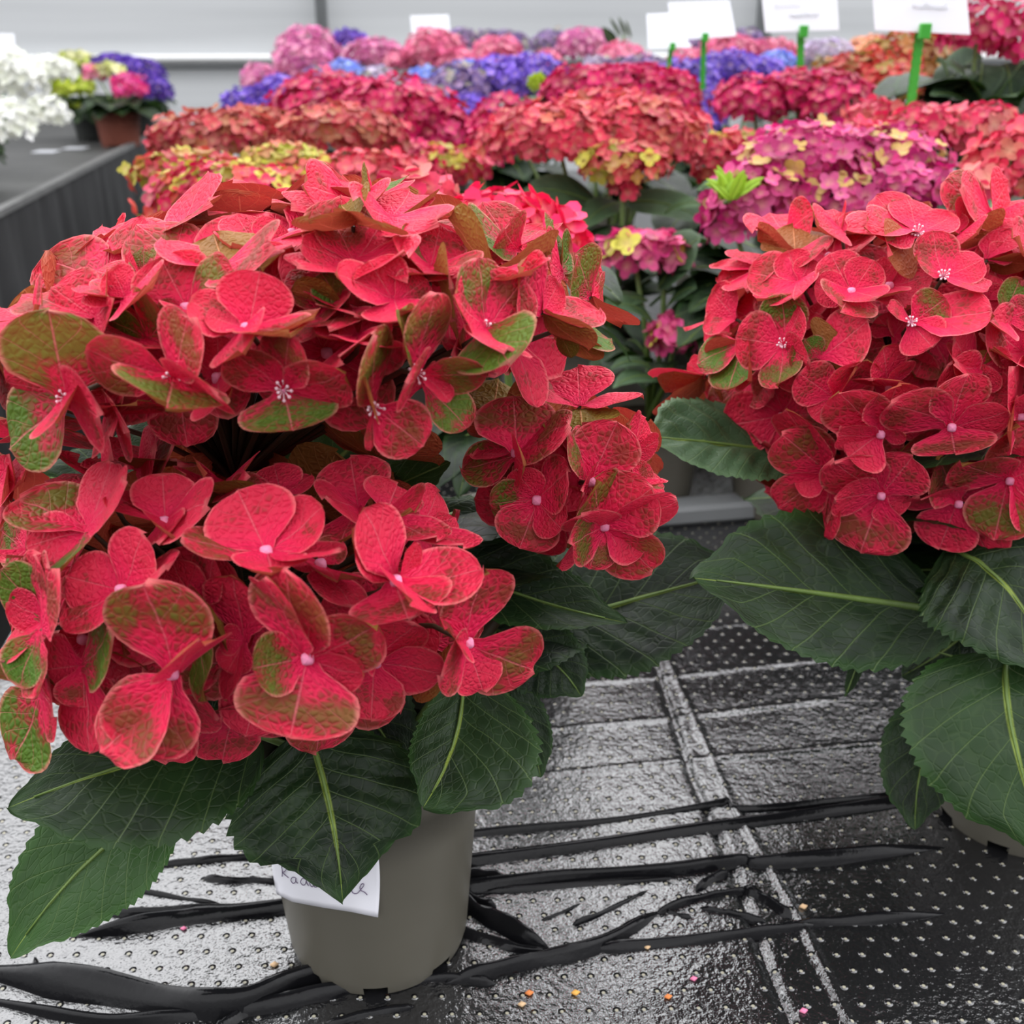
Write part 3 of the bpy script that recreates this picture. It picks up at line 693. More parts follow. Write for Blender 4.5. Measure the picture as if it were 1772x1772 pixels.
# ------------------------------------------------------------------ foreground plants
pbase = ground(657, 1606); pbase.z = 0.0005
plantA = thing('potted_hydrangea', pbase, 'large red and green hydrangea in the grey pot with a handwritten paper label', 'plant', 'large red hydrangeas at the front')
PR_B, PR_T, PR_H = .0475, .0575, .124
potA = pot(plantA, pbase, PR_B, PR_T, PR_H, M_POT, phase=3)
def pothit(px, py, off=.0006):
    r = ray(px, py); o = CAM-pbase; k = (PR_T-PR_B)/PR_H; r0 = PR_B+off
    A = r.x**2+r.y**2-(k*r.z)**2; B = o.x*r.x+o.y*r.y-k*r.z*(r0+k*o.z); C = o.x**2+o.y**2-(r0+k*o.z)**2
    D = B*B-A*C
    t = (-B-math.sqrt(max(D, 0)))/A
    return CAM+r*t
def zl(x, y): return 440+x/6.815, 1450+y/6.815
# paper label taped to the pot, and the pen strokes on it
mb = MB(); rows = []
top = [(462, 1430), (510, 1428), (560, 1428), (610, 1430), (648, 1432)]
bot = [(478, 1546), (506, 1560), (560, 1570), (606, 1577), (654, 1587)]
def lerp_poly(p, t):
    x = t*(len(p)-1); i = min(int(x), len(p)-2); f = x-i
    return p[i][0]*(1-f)+p[i+1][0]*f, p[i][1]*(1-f)+p[i+1][1]*f
for i in range(15):
    row = []
    for j in range(29):
        a_, b_ = lerp_poly(top, j/28), lerp_poly(bot, j/28); t = i/14
        bow = 6*math.sin(math.pi*t)*max(0, (j/28-.7)/.3)
        x, y = a_[0]*(1-t)+b_[0]*t+bow, a_[1]*(1-t)+b_[1]*t
        lift = .0006+.0022*max(0, t-.75)*4*max(0, (j/28-.6)/.4)+.0004*noise.noise(Vector((i*.4, j*.25, 0)))
        row.append((pothit(x, y, lift), (0, .5, 0, 0)))
    rows.append(row)
mb.grid(rows); lab = mb.build('paper_label', M_PAPER, potA)
sol = lab.modifiers.new('thick', 'SOLIDIFY'); sol.thickness = .0003; sol.offset = -1
lab['label'] = 'white paper label with the handwritten word Radiance'
mb = MB()
for st in ([(322, 335), (330, 395), (328, 455)], [(326, 340), (360, 328), (378, 360), (360, 395), (336, 408), (372, 445), (402, 470)],
           [(480, 468), (448, 466), (432, 500), (455, 535), (484, 520), (490, 472), (492, 515), (512, 535)],
           [(610, 490), (568, 478), (546, 520), (570, 556), (604, 540), (618, 452), (614, 520), (640, 566)],
           [(652, 525), (664, 566), (690, 575), (694, 540)], [(700, 545), (712, 580), (735, 580)],
           [(850, 545), (812, 535), (792, 560), (812, 596), (845, 585), (862, 552), (870, 590), (890, 596)],
           [(915, 560), (920, 610), (935, 565), (962, 565), (970, 615), (990, 610)],
           [(1212, 530), (1165, 540), (1142, 590), (1160, 645), (1205, 658), (1245, 622), (1292, 560), (1276, 540), (1246, 580), (1262, 622), (1300, 640), (1332, 672)]):
    fine = []
    for i in range(len(st)-1):
        p0, p1, p2, p3 = [Vector(st[max(0, min(len(st)-1, i+q))]) for q in (-1, 0, 1, 2)]
        for k_ in range(5):
            t = k_/5; fine.append(.5*((2*p1)+(p2-p0)*t+(2*p0-5*p1+4*p2-p3)*t*t+(3*p1-p0-3*p2+p3)*t**3))
    fine.append(Vector(st[-1]))
    mb.tube([pothit(*zl(p.x, p.y), .0014) for p in fine], .00022, 5)
mb.build('handwriting', M_INK, potA)

stemT = P(408, 830, .505); stemW = P(430, 1100, .50); stemM = P(1000, 880, .555)
root = pbase+Vector((0, 0, .085))
finish_head(HT, plantA, stemT); finish_head(HW, plantA, stemW); finish_head(HM, plantA, stemM)
def stalk(parent, pts, r0, r1, mat=M_STEM):
    mb = MB(); n = len(pts); mb.tube(pts, [r0+(r1-r0)*i/(n-1) for i in range(n)], 10)
    return mb.build('stem', mat, parent)
stalk(plantA, [root, P(560, 1180, .545), P(440, 980, .53), P(412, 880, .51), stemT], .0042, .0034)
stalk(plantA, [stemT, P(360, 770, .49), P(275, 700, .475)], .003, .0022)
stalk(plantA, [stemT, P(400, 760, .49), P(390, 690, .475)], .003, .0022)
stalk(plantA, [stemT, P(425, 770, .49), P(462, 715, .475)], .003, .0022)
stalk(plantA, [root+Vector((-.01, 0, 0)), P(540, 1200, .52), stemW], .0042, .003)
stalk(plantA, [root+Vector((.01, .005, 0)), P(800, 1150, .57), P(940, 960, .565), stemM], .0042, .003)

def lf(parent, b, mid, tip, wl, wr, roll=0.0, g=.2, stem=None, mats=None, up=0.0, **kw):
    """b, mid, tip: (px, py, depth); widths in pixels either side of the midrib"""
    B, M_, T = P(*b), P(*mid), P(*tip); sc = mid[2]/F; d = (T-B).normalized(); tc_ = (CAM-M_).normalized()
    N = (tc_+ZUP*up); N = (N-d*N.dot(d)).normalized(); e = N.cross(d)
    N = N*math.cos(R(roll))+e*math.sin(R(roll))
    mb = MB(); leaf(mb, B, M_, T, wl*sc, wr*sc, N, g, random.random(), stem=stem, **kw)
    return mb.build('leaf', mats or [M_LEAF, M_GSTEM], parent)
# N x d gives the side for positive s; wl is the side towards -e
lf(plantA, (450, 1272, .500), (240, 1318, .455), (14, 1398, .440), 92, 156, 0, .26, stem=root, up=.5)
lf(plantA, (318, 1380, .490), (160, 1485, .475), (18, 1658, .462), 108, 108, 0, .95, stem=root, up=.4, quilt=.5)
lf(plantA, (532, 1262, .500), (572, 1405, .480), (593, 1562, .474), 172, 172, 0, .14, stem=root, up=.4, wmax=.40, acum=1.9, quilt=1.9, nt=9, fold=-.12)
lf(plantA, (800, 1140, .520), (790, 1268, .488), (732, 1398, .466), 70, 150, 0, .30, stem=root, up=.3, wmax=.58)
lf(plantA, (830, 1170, .565), (900, 1250, .56), (936, 1346, .555), 60, 50, 0, .22, stem=root)
lf(plantA, (860, 1090, .570), (950, 1140, .565), (1006, 1206, .56), 75, 60, 0, .16, stem=root)
lf(plantA, (740, 960, .560), (900, 1030, .555), (1086, 1078, .545), 95, 75, 35, .24, stem=root, fold=.5)
lf(plantA, (720, 900, .575), (850, 960, .57), (945, 1050, .565), 100, 90, 15, .15, stem=root)
lf(plantA, (905, 1092, .600), (1090, 1040, .600), (1292, 985, .595), 135, 135, 0, .10, stem=root, up=.7, quilt=.8)
lf(plantA, (600, 880, .535), (690, 838, .525), (779, 799, .515), 46, 40, 0, .35, stem=root)
lf(plantA, (480, 1130, .53), (330, 1180, .52), (180, 1260, .51), 90, 90, 0, .1, stem=root)
lf(plantA, (560, 1150, .545), (640, 1240, .54), (700, 1330, .535), 90, 80, 0, .1, stem=root)
lf(plantA, (420, 900, .56), (300, 800, .56), (190, 770, .56), 80, 60, 0, .12, stem=root)
lf(plantA, (500, 900, .57), (600, 780, .58), (720, 700, .59), 110, 100, 0, .06, stem=root)
lf(plantA, (470, 900, .575), (480, 780, .59), (520, 660, .60), 110, 110, 0, .06, stem=root)
lf(plantA, (330, 920, .575), (200, 860, .58), (60, 820, .58), 100, 100, 0, .06, stem=root)
lf(plantA, (380, 1000, .55), (200, 1080, .55), (20, 1160, .55), 120, 120, 0, .08, stem=root)

rbase = ground(1752, 1402); rbase.z = .0005
plantB = thing('potted_hydrangea', rbase, 'red hydrangea at the right edge with broad dark leaves over its grey pot', 'plant', 'large red hydrangeas at the front')
pot(plantB, rbase, .047, .058, .106, M_POT, phase=1)
rootB = rbase+Vector((0, 0, .085))
stemR = P(1600, 860, .69)
finish_head(HR, plantB, stemR)
stalk(plantB, [rootB, P(1690, 1180, .68), P(1650, 1000, .69), stemR], .0048, .0036)
stalk(plantB, [rootB+Vector((.012, .01, 0)), P(1760, 1100, .71), P(1740, 900, .72), P(1700, 700, .69)], .0048, .0030)
lf(plantB, (1655, 1062, .640), (1420, 1028, .575), (1197, 1000, .535), 148, 132, 0, .20, stem=rootB, up=.4)
lf(plantB, (1385, 790, .625), (1240, 768, .600), (1121, 757, .575), 108, 92, 0, .55, stem=P(1650, 960, .69), up=1.3, quilt=2.2, mats=[M_BGLEAF, M_GSTEM])  # paler leaf material stands in for sky sheen on this leaf
lf(plantB, (1640, 955, .600), (1735, 1010, .570), (1850, 1190, .550), 150, 130, 0, .14, stem=rootB, up=.9, quilt=1.5)
lf(plantB, (1742, 1130, .575), (1752, 1270, .550), (1815, 1478, .535), 175, 180, 0, .5, stem=rootB, up=.3, quilt=.8, nt=26)
lf(plantB, (1660, 1190, .610), (1600, 1310, .60), (1584, 1436, .595), 74, 66, 0, .16, stem=rootB)
lf(plantB, (1500, 1100, .62), (1480, 1160, .618), (1462, 1206, .615), 12, 12, 0, .4, stem=rootB)
lf(plantB, (1600, 1000, .69), (1480, 930, .70), (1350, 880, .71), 90, 90, 0, .06, stem=rootB)
lf(plantB, (1720, 1050, .66), (1640, 1120, .65), (1560, 1170, .64), 80, 80, 0, .06, stem=rootB)
lf(plantB, (1780, 1000, .70), (1880, 940, .70), (2000, 900, .70), 120, 120, 0, .1, stem=rootB)
lf(plantB, (1720, 1060, .72), (1800, 960, .74), (1880, 850, .76), 110, 110, 0, .06, stem=rootB)

def added_blocker_leaves(plant, base, angs, zs, ln):  # mostly hidden leaves, added to block the sky reflected in the film
    for i, a in enumerate(angs):
        a = R(a); dr = RIGHT*math.cos(a)+HEAD*math.sin(a); z = zs[i % len(zs)]
        B = base+dr*.02+ZUP*z; T = B+dr*ln*random.uniform(.85, 1.1)-ZUP*random.uniform(.0, .035); M_ = (B+T)*.5+ZUP*.015
        d = (T-B).normalized(); N = (ZUP-d*d.z).normalized(); mb = MB()
        leaf(mb, B, M_, T, ln*.36, ln*.36, N, .05, random.random(), nu=40, nv=6, stem=base+ZUP*(z-.03))
        mb.build('leaf', [M_LEAF, M_GSTEM], plant)
added_blocker_leaves(plantB, rbase, range(-10, 190, 14), (.15, .20, .25), .13)
added_blocker_leaves(plantB, rbase, range(20, 170, 30), (.17,), .20)
added_blocker_leaves(plantA, pbase, range(28, 100, 14), (.15, .19, .22), .12)
added_blocker_leaves(plantA, pbase, range(105, 200, 16), (.17, .22), .15)

# ------------------------------------------------------------------ background hydrangeas
PAL = {
 'crim': [(.52, .005, .085), (.60, .009, .12), (.40, .004, .06), (.54, .012, .12)],
 'crimlime': [(.58, .01, .07), (.65, .02, .09), (.55, .06, .05), (.46, .40, .05), (.60, .03, .10)],
 'dusty': [(.46, .04, .055), (.36, .025, .035), (.50, .09, .08), (.42, .13, .06), (.52, .03, .07)],
 'lime': [(.42, .42, .05), (.50, .12, .08), (.55, .46, .10), (.36, .38, .04), (.48, .20, .09)],
 'redlime': [(.52, .07, .06), (.45, .40, .05), (.55, .05, .07), (.42, .22, .05), (.58, .02, .08)],
 'coral': [(.60, .03, .075), (.56, .05, .08), (.64, .075, .11), (.54, .018, .06), (.55, .12, .08)],
 'mag': [(.52, .02, .17), (.60, .05, .22), (.42, .012, .13), (.62, .08, .25), (.52, .35, .10)],
 'pinkred': [(.68, .05, .12), (.72, .10, .16), (.60, .02, .09), (.66, .18, .16)],
 'hot': [(.80, .015, .09), (.85, .03, .14), (.74, .01, .07)],
 'pink': [(.64, .14, .36), (.74, .30, .48), (.54, .09, .32), (.70, .22, .42)],
 'pinkc': [(.70, .13, .27), (.78, .26, .38), (.64, .10, .25)],
 'pinklime': [(.55, .04, .17), (.62, .10, .22), (.58, .06, .20), (.50, .03, .16), (.60, .09, .22), (.50, .46, .06)],
 'purp': [(.15, .075, .55), (.20, .10, .60), (.11, .05, .42), (.24, .14, .62)],
 'dpurp': [(.085, .03, .40), (.11, .04, .46), (.07, .02, .32)],
 'blue': [(.20, .30, .80), (.28, .40, .88), (.18, .25, .72)],
 'lilac': [(.25, .16, .38), (.32, .20, .42), (.18, .11, .30), (.30, .28, .26)],
 'plilac': [(.50, .42, .62), (.58, .50, .66), (.45, .36, .50), (.5, .48, .36)],
 'peach': [(.80, .36, .20), (.82, .44, .28), (.76, .30, .16)],
 'rust': [(.48, .03, .035), (.36, .14, .03), (.52, .05, .04), (.32, .20, .035)],
 'white': [(.82, .83, .76), (.86, .86, .82), (.78, .80, .70)],
 'cream': [(.66, .68, .26), (.74, .72, .40), (.55, .62, .12)],
 'limey': [(.40, .52, .03), (.48, .58, .05), (.34, .44, .02)],
 'hotpink': [(.78, .03, .26), (.82, .06, .34), (.70, .02, .20)],
}
def flat_head(parent, c, rx, ry, rz, pal, fs, stem_pt, zmin=-.45, cap=620):
    mb = MB(); area = 2*math.pi*rx*max(rz, ry)*1.15
    N_ = int(max(28, min(cap, area/(fs*fs*.46)))); cols = PAL[pal]
    ph = random.random()*9
    for i in range(N_):
        z = 1-(1-zmin)*(i+.5)/N_; r = math.sqrt(max(0, 1-z*z)); a = i*2.39996+ph
        q = Vector((r*math.cos(a), r*math.sin(a), z))
        bumpy = 1+.16*noise.noise(q*2.6+Vector((ph, 0, 0)))+random.uniform(-.09, .07)
        q = (q+Vector((random.uniform(-1, 1), random.uniform(-1, 1), random.uniform(-1, 1)))*.07)
        p = c+(RIGHT*q.x*rx+HEAD*q.y*ry+ZUP*q.z*rz)*bumpy
        n = (RIGHT*(q.x/rx)+HEAD*(q.y/ry)+ZUP*(q.z/rz)).normalized()
        n = (n+Vector((random.uniform(-.4, .4), random.uniform(-.4, .4), random.uniform(-.2, .5)))).normalized()
        t = n.orthogonal().normalized(); b = n.cross(t); a0 = random.random()*6
        patch = noise.noise(q*2.0+Vector((3, ph, 1)))
        ci = cols[int(min(len(cols)-1, max(0, (random.random()*.8+.2*(patch+.5))*len(cols))))]
        k = random.uniform(.70, 1.25); ci = tuple(min(.95, x*k) for x in ci)
        pale = tuple(min(.95, x*.58+.42*y) for x, y in zip(ci, (.72, .44, .26) if pal not in ('white', 'cream') else (.85, .85, .6)))
        L = fs*.58*random.uniform(.7, 1.25)
        for k_ in range(4):
            an = a0+k_*1.5708; dr = t*math.cos(an)+b*math.sin(an); sd_ = n.cross(dr); lift = n*L*random.uniform(.15, .5)
            tw = n*L*random.uniform(-.12, .12)
            T = (*ci, 1.0); T0 = (*pale, 1.0)
            v0 = mb.vert(p, T0); vc = mb.vert(p+dr*L*.55+lift*.35, T)
            ring = [mb.vert(p+dr*L*x+sd_*L*y+lift*zz+tw*y, T) for x, y, zz in ((.42, -.46, .45), (.85, -.34, .8), (1.04, 0, 1.0), (.85, .34, .8), (.42, .46, .45))]
            seq = [v0]+ring
            for j in range(6): mb.face((vc, seq[j], seq[(j+1) % 6]))
    o = mb.build('flower_head', M_SEP, parent)
    mb = MB(); mb.tube([stem_pt, (stem_pt+c)*.5+Vector((.006, 0, 0)), c+ZUP*rz*.3], [.0035, .003, .002], 7)
    mb.build('stem', M_GSTEM, parent)
    return o
def bleaf(parent, B, tip, wd, g=.3, N=None, sag=.02, mats=None, nu=20):
    M_ = (B+tip)*.5+ZUP*sag; d = (tip-B).normalized(); N = N or ZUP
    N = (N-d*N.dot(d)).normalized()
    mb = MB(); leaf(mb, B, M_, tip, wd, wd, N, g, random.random(), nu=nu, nv=4, teeth=.0, quilt=.7)
    return mb.build('leaf', mats or [M_BGLEAF, M_GSTEM], parent)
PLACED = [(Vector((pbase.x, pbase.y, 0)), .058), (Vector((rbase.x, rbase.y, 0)), .058)]
def bg_plant(label, D, heads, leaves=(), z0=0.0, mat=None, group='hydrangeas behind the front pair', nleaf=28, fs=.020, px0=None, potr=.05, llen=.10, cat='plant', poth=.10):
    fs *= .80
    if z0 == 0: D *= 1.22; fs *= 1.05; llen *= 1.3; potr *= 1.12
    cs = [at_range(h[0], h[1], D+(h[5] if len(h) > 5 else 0)) for h in heads]
    mx = sum(c.x for c in cs)/len(cs); my = sum(c.y for c in cs)/len(cs)+.02
    if px0: q = at_range(px0, 200, D+.02); mx, my = q.x, q.y
    base = Vector((mx, my, z0+.0005))
    best = None
    for k_ in range(200):                      # nearest free standing room for the pot
        rr_, an_ = .012*math.sqrt(k_), k_*2.39996
        q = Vector((mx+rr_*1.6*math.cos(an_), my+rr_*1.6*math.sin(an_), 0))
        if z0 == 0 and not (XL+potr < q.x < XR-potr): continue
        if all((q-o_).length > potr+r_+.004 for o_, r_ in PLACED): best = q; break
    if best is not None: mx, my = best.x, best.y
    PLACED.append((Vector((mx, my, 0)), potr)); base = Vector((mx, my, z0+.0005))
    pl = thing('potted_hydrangea', base, label, cat, group)
    pot(pl, base, potr*.82, potr, poth, mat or M_POT, seg=36)
    top = base+Vector((0, 0, .09)); zlow = 9
    for h, c in zip(heads, cs):
        d = depth(c); rx, rz = h[2]*d/F, h[3]*d/F
        zlow = min(zlow, c.z-rz)
        flat_head(pl, c, rx, min(rx*.85, rz*1.5), rz, h[4], fs*(h[6] if len(h) > 6 else 1), top)
    for i in range(nleaf):
        a = i*2.39996+D*7; z = z0+.09+(max(zlow, z0+.12)-z0-.10)*(.25+.72*((i*.618) % 1))
        B = Vector((base.x+.012*math.cos(a), base.y+.012*math.sin(a), z)); ln = llen*random.uniform(.8, 1.15)
        T = B+Vector((math.cos(a)*ln, math.sin(a)*ln, random.uniform(-.045, .015)))
        bleaf(pl, B, T, ln*.40, random.uniform(.0, .22), sag=.022, mats=[M_LEAF, M_GSTEM])
    for b, t, wpx, g in leaves:
        B, T = at_range(b[0], b[1], D+b[2]), at_range(t[0], t[1], D+t[2]); tc_ = (CAM-B).normalized()
        bleaf(pl, B, T, wpx*depth(B)/F, g, (tc_*.7+ZUP).normalized(), sag=.008, nu=30)
    return pl

bg_plant('crimson hydrangea with lime specks beside the aisle, lowest of the left cluster', .88,
  [(395, 350, 132, 62, 'crimlime'), (325, 302, 92, 36, 'redlime', .06), (480, 345, 90, 45, 'crimlime', .02)], [((470, 420, 0), (385, 358, -.03), 26, .25), ((480, 400, .02), (420, 352, 0), 30, .2)], fs=.019, llen=.06)
bg_plant('dusty red hydrangea by the aisle, behind the lime-specked crimson one', 1.12,
  [(375, 238, 108, 40, 'dusty'), (440, 215, 60, 28, 'dusty', .04), (300, 262, 40, 28, 'dusty')], fs=.019, llen=.07)
bg_plant('lime and green hydrangea in the left cluster, between two red ones', 1.0,
  [(490, 285, 78, 30, 'lime'), (560, 310, 60, 30, 'redlime', -.03)], fs=.019)
bg_plant('dull brownish red hydrangea in front of the big crimson mound', 1.08,
  [(590, 232, 95, 44, 'dusty'), (655, 245, 50, 40, 'dusty', .02), (640, 305, 100, 38, 'coral', -.12)], fs=.019)
bg_plant('big crimson mound of hydrangea in the left middle of the bench', 1.36,
  [(570, 190, 95, 56, 'crim'), (670, 205, 115, 62, 'crim', -.03), (760, 240, 62, 58, 'crim', -.05), (520, 215, 50, 40, 'crim', 0)], fs=.020)
bg_plant('crimson hydrangea with lime tips under the right slope of the crimson mound', 1.12,
  [(775, 290, 65, 34, 'crimlime'), (840, 262, 30, 44, 'crim', .05), (720, 275, 40, 30, 'crim', .04)], fs=.018)
bg_plant('bright pink-red hydrangea directly behind the front left plant', .62,
  [(860, 395, 95, 58, 'hot'), (950, 420, 62, 52, 'hot', .02), (720, 345, 60, 40, 'pinkred', .03), (985, 450, 30, 36, 'hot', .02)], fs=.024, nleaf=12, llen=.06)
bg_plant('coral red hydrangea mound with broad grey-green leaves below it', 1.02,
  [(960, 240, 118, 56, 'coral'), (1100, 240, 122, 66, 'coral', .02), (1080, 286, 72, 34, 'redlime', -.06), (1050, 195, 90, 36, 'coral', .05), (1080, 320, 22, 20, 'coral', -.07)],
  [((1040, 360, -.02), (905, 330, -.04), 40, .42), ((1075, 352, 0), (1000, 402, -.08), 30, .62), ((1085, 350, 0), (1225, 385, -.05), 38, .55), ((1010, 375, 0), (880, 380, -.05), 36, .35), ((1070, 330, 0), (1020, 315, -.05), 22, .5), ((1150, 370, -.06), (1225, 360, -.08), 14, .95)], fs=.018, nleaf=12, px0=1058, poth=.135)
bg_plant('crimson hydrangea topping the coral mound, under the bright green shoot', 1.34,
  [(1020, 160, 80, 42, 'crim'), (1110, 160, 88, 40, 'crim', .0), (1170, 185, 42, 50, 'crim', -.04), (880, 225, 62, 52, 'crim', -.02)], [((960, 190, 0), (885, 184, 0), 15, .95), ((965, 185, .02), (935, 176, 0), 15, .4)], fs=.020)
bg_plant('violet hydrangea with lime shoots in the middle of the bench', 1.72,
  [(800, 160, 62, 45, 'lilac'), (860, 140, 66, 36, 'purp', .03), (920, 140, 64, 38, 'purp', 0), (810, 190, 40, 30, 'purp', -.05), (930, 145, 10, 12, 'limey', -.08)], fs=.020)
bg_plant('blue-violet hydrangea at the aisle edge behind the dusty red one', 1.80,
  [(440, 180, 52, 26, 'purp'), (490, 165, 42, 30, 'purp', .05), (560, 145, 40, 26, 'lilac', .06)], fs=.020)
bg_plant('pale blue hydrangea between pink and crimson heads, left of centre', 1.98,
  [(598, 125, 30, 18, 'blue'), (650, 135, 30, 16, 'plilac', 0), (735, 138, 32, 18, 'blue', -.08), (810, 118, 28, 12, 'blue', 0)], fs=.018)
bg_plant('pale pink hydrangea at the aisle end of the back row', 2.25,
  [(452, 140, 32, 26, 'pink'), (525, 110, 48, 34, 'pink', .05)], fs=.020)
bg_plant('round lilac-pink hydrangea beside the dark wall post', 2.55,
  [(530, 88, 52, 36, 'pink')], fs=.022)
bg_plant('pink hydrangea with a spread head right of the wall post', 2.5,
  [(648, 97, 52, 26, 'pink'), (605, 68, 28, 14, 'purp', .2), (690, 108, 28, 16, 'pinkc', -.05)], fs=.022)
bg_plant('rose pink hydrangea below the small far white card', 2.45,
  [(752, 90, 50, 34, 'pinkc'), (790, 110, 40, 22, 'pinkc', -.04)], fs=.022)
bg_plant('dusky purple hydrangea against the wall, right of the small white card', 2.85,
  [(800, 72, 40, 18, 'lilac'), (880, 76, 34, 20, 'lilac', 0), (845, 72, 30, 16, 'lilac', .03)], fs=.022)
bg_plant('salmon pink hydrangea in front of the dusky purple ones', 2.35,
  [(862, 92, 40, 26, 'pinkc'), (830, 112, 40, 18, 'pinkc', -.03)], fs=.022)
bg_plant('lilac-pink globe hydrangea near the thin dark fronds', 2.40,
  [(1008, 82, 44, 30, 'pink'), (945, 106, 22, 18, 'pinkc', -.08), (955, 80, 32, 26, 'lilac', .25)], fs=.021)
bg_plant('pale rose hydrangea below the thin dark fronds', 2.15,
  [(1075, 102, 42, 24, 'pinkc'), (1105, 125, 60, 24, 'lilac', -.08), (1035, 118, 30, 18, 'plilac', -.05)], fs=.020)
bg_plant('coral pink hydrangea behind the first green stick', 2.2,
  [(1190, 108, 30, 22, 'pinkc'), (1262, 90, 50, 26, 'pinkc', .05), (1335, 92, 46, 20, 'pinkc', .05)], fs=.020)
bg_plant('dark purple hydrangea under the paired white cards', 2.75,
  [(1225, 78, 34, 14, 'lilac'), (1290, 72, 30, 18, 'lilac', .03)], fs=.022)
bg_plant('violet hydrangea spilling down between two crimson mounds', 1.70,
  [(1180, 145, 62, 34, 'purp'), (1265, 128, 60, 34, 'purp', .04), (1215, 190, 40, 46, 'purp', -.06), (1310, 125, 40, 22, 'purp', .04)], fs=.020)
bg_plant('light blue hydrangea left of the second green stick', 1.95,
  [(1345, 108, 28, 18, 'blue')], fs=.018, nleaf=5)
bg_plant('pale lilac hydrangea right of the second green stick', 2.3,
  [(1430, 95, 46, 24, 'plilac'), (1460, 115, 36, 16, 'lilac', -.03)], fs=.020)
bg_plant('peach hydrangea at the back, left of the tallest green stick', 2.5,
  [(1505, 84, 36, 18, 'peach'), (1475, 98, 32, 14, 'peach', -.05)], fs=.021)
bg_plant('dark crimson hydrangea right of the violet one, at the second green stick', 1.28,
  [(1300, 178, 62, 42, 'crim'), (1390, 165, 62, 40, 'crim', .02), (1450, 178, 60, 44, 'crim', -.02)], [((1445, 215, -.02), (1500, 185, -.05), 30, .9)], fs=.020)
bg_plant('rust and olive red hydrangea around the tallest green stick', 1.35,
  [(1480, 135, 70, 36, 'rust'), (1560, 112, 76, 48, 'rust', .04), (1540, 150, 62, 36, 'rust', -.04), (1640, 70, 60, 40, 'crim', .1)], fs=.021)
bg_plant('tall red hydrangea with dark foliage in the upper right corner', 1.10,
  [(1690, 52, 56, 46, 'crim'), (1770, 70, 62, 56, 'crim', .03)],
  [((1700, 190, 0), (1640, 110, -.04), 42, .22), ((1720, 190, 0), (1772, 110, -.05), 36, .3), ((1740, 180, 0), (1830, 140, -.05), 44, .2), ((1690, 190, 0), (1610, 165, -.05), 30, .15), ((1720, 200, 0), (1760, 165, -.08), 34, .25), ((1640, 135, -.05), (1618, 108, -.05), 8, .3), ((1680, 120, .02), (1620, 165, -.02), 34, .1), ((1700, 110, .02), (1690, 185, -.02), 38, .12),
   ((1740, 110, .02), (1750, 190, -.02), 38, .1), ((1770, 120, .02), (1830, 190, -.02), 40, .1), ((1660, 150, .03), (1600, 190, .0), 30, .08), ((1760, 150, .05), (1690, 215, .03), 40, .05), ((1720, 160, .05), (1790, 220, .03), 40, .05), ((1640, 150, .05), (1700, 100, .05), 40, .1)], fs=.023, nleaf=26)
bg_plant('small violet hydrangea peeping beside the tallest green stick', 1.6,
  [(1615, 118, 18, 20, 'purp')], fs=.018, nleaf=3)
bg_plant('pinkish red hydrangea arching at the right, in front of dark foliage', .98,
  [(1600, 222, 62, 34, 'pinkred'), (1690, 225, 70, 40, 'pinkred', .02), (1515, 200, 46, 20, 'pinkred', .05), (1480, 240, 60, 28, 'pinkred', .0)], fs=.021)
bg_plant('magenta hydrangea with yellow-green eyes behind the right plant', .86,
  [(1400, 285, 115, 62, 'mag'), (1530, 285, 105, 56, 'mag', .02), (1310, 345, 84, 58, 'mag', -.04), (1440, 345, 120, 50, 'mag', -.03), (1262, 385, 40, 48, 'mag', -.04), (1560, 330, 90, 40, 'mag', -.03)],
  [((1290, 340, -.06), (1205, 330, -.08), 14, 1.0)], fs=.021)
bg_plant('coral and lime hydrangea at the right edge above the right plant', .84,
  [(1745, 295, 66, 58, 'coral'), (1700, 325, 50, 30, 'pinkred', -.02), (1800, 250, 60, 50, 'pinkred', .02)], fs=.022)
bg_plant('crimson hydrangea sliver between the coral mound and the magenta one', 1.08,
  [(1240, 285, 38, 42, 'coral'), (1275, 250, 46, 20, 'redlime', .02)], fs=.019, nleaf=5)
bg_plant('young hydrangea with two small pink and lime heads between the front plants', .86,
  [(1095, 440, 58, 34, 'pinklime'), (1150, 440, 46, 30, 'pinklime', .0), (1170, 582, 42, 30, 'pinklime', -.04)],
  [((1140, 500, 0), (1215, 410, -.02), 44, .45), ((1120, 520, 0), (1040, 545, -.04), 22, .5), ((1150, 540, 0), (1205, 500, -.03), 30, .3), ((1130, 560, -.02), (1060, 530, -.04), 22, .6), ((1140, 660, -.05), (1060, 672, -.1), 20, .5), ((1130, 640, -.05), (1055, 640, -.08), 14, .3), ((1170, 560, 0), (1210, 640, -.04), 24, .3)], fs=.025, px0=1150, nleaf=10, llen=.05)

# bright lime shoot at the left end of the magenta hydrangea
sb = at_range(1262, 348, .965)
lt = thing('lime_shoot', sb, 'bright lime green leafy shoot left of the magenta hydrangea', 'shoot')
for i in range(13):
    a = R(-80+160*i/12); b_ = sb+Vector((random.uniform(-.006, .006), random.uniform(-.004, .008), 0))
    T = b_+RIGHT*math.sin(a)*.029*random.uniform(.7, 1.1)+ZUP*(.012+.016*abs(math.cos(a))*random.uniform(.7, 1.2))-HEAD*random.uniform(-.004, .010)
    mb = MB(); leaf(mb, b_, (b_+T)*.5+ZUP*.002, T, .0042, .0042, (-FWD+ZUP*.5).normalized(), .9, random.random(), nu=12, nv=3, teeth=0, quilt=.5)
    mb.build('leaf', [M_LIME, M_LIME], lt)
mb = MB(); mb.tube([sb, sb-ZUP*.006+HEAD*.03, sb-ZUP*.05+HEAD*.09], .002, 6); mb.build('stem', M_GSTEM, lt)

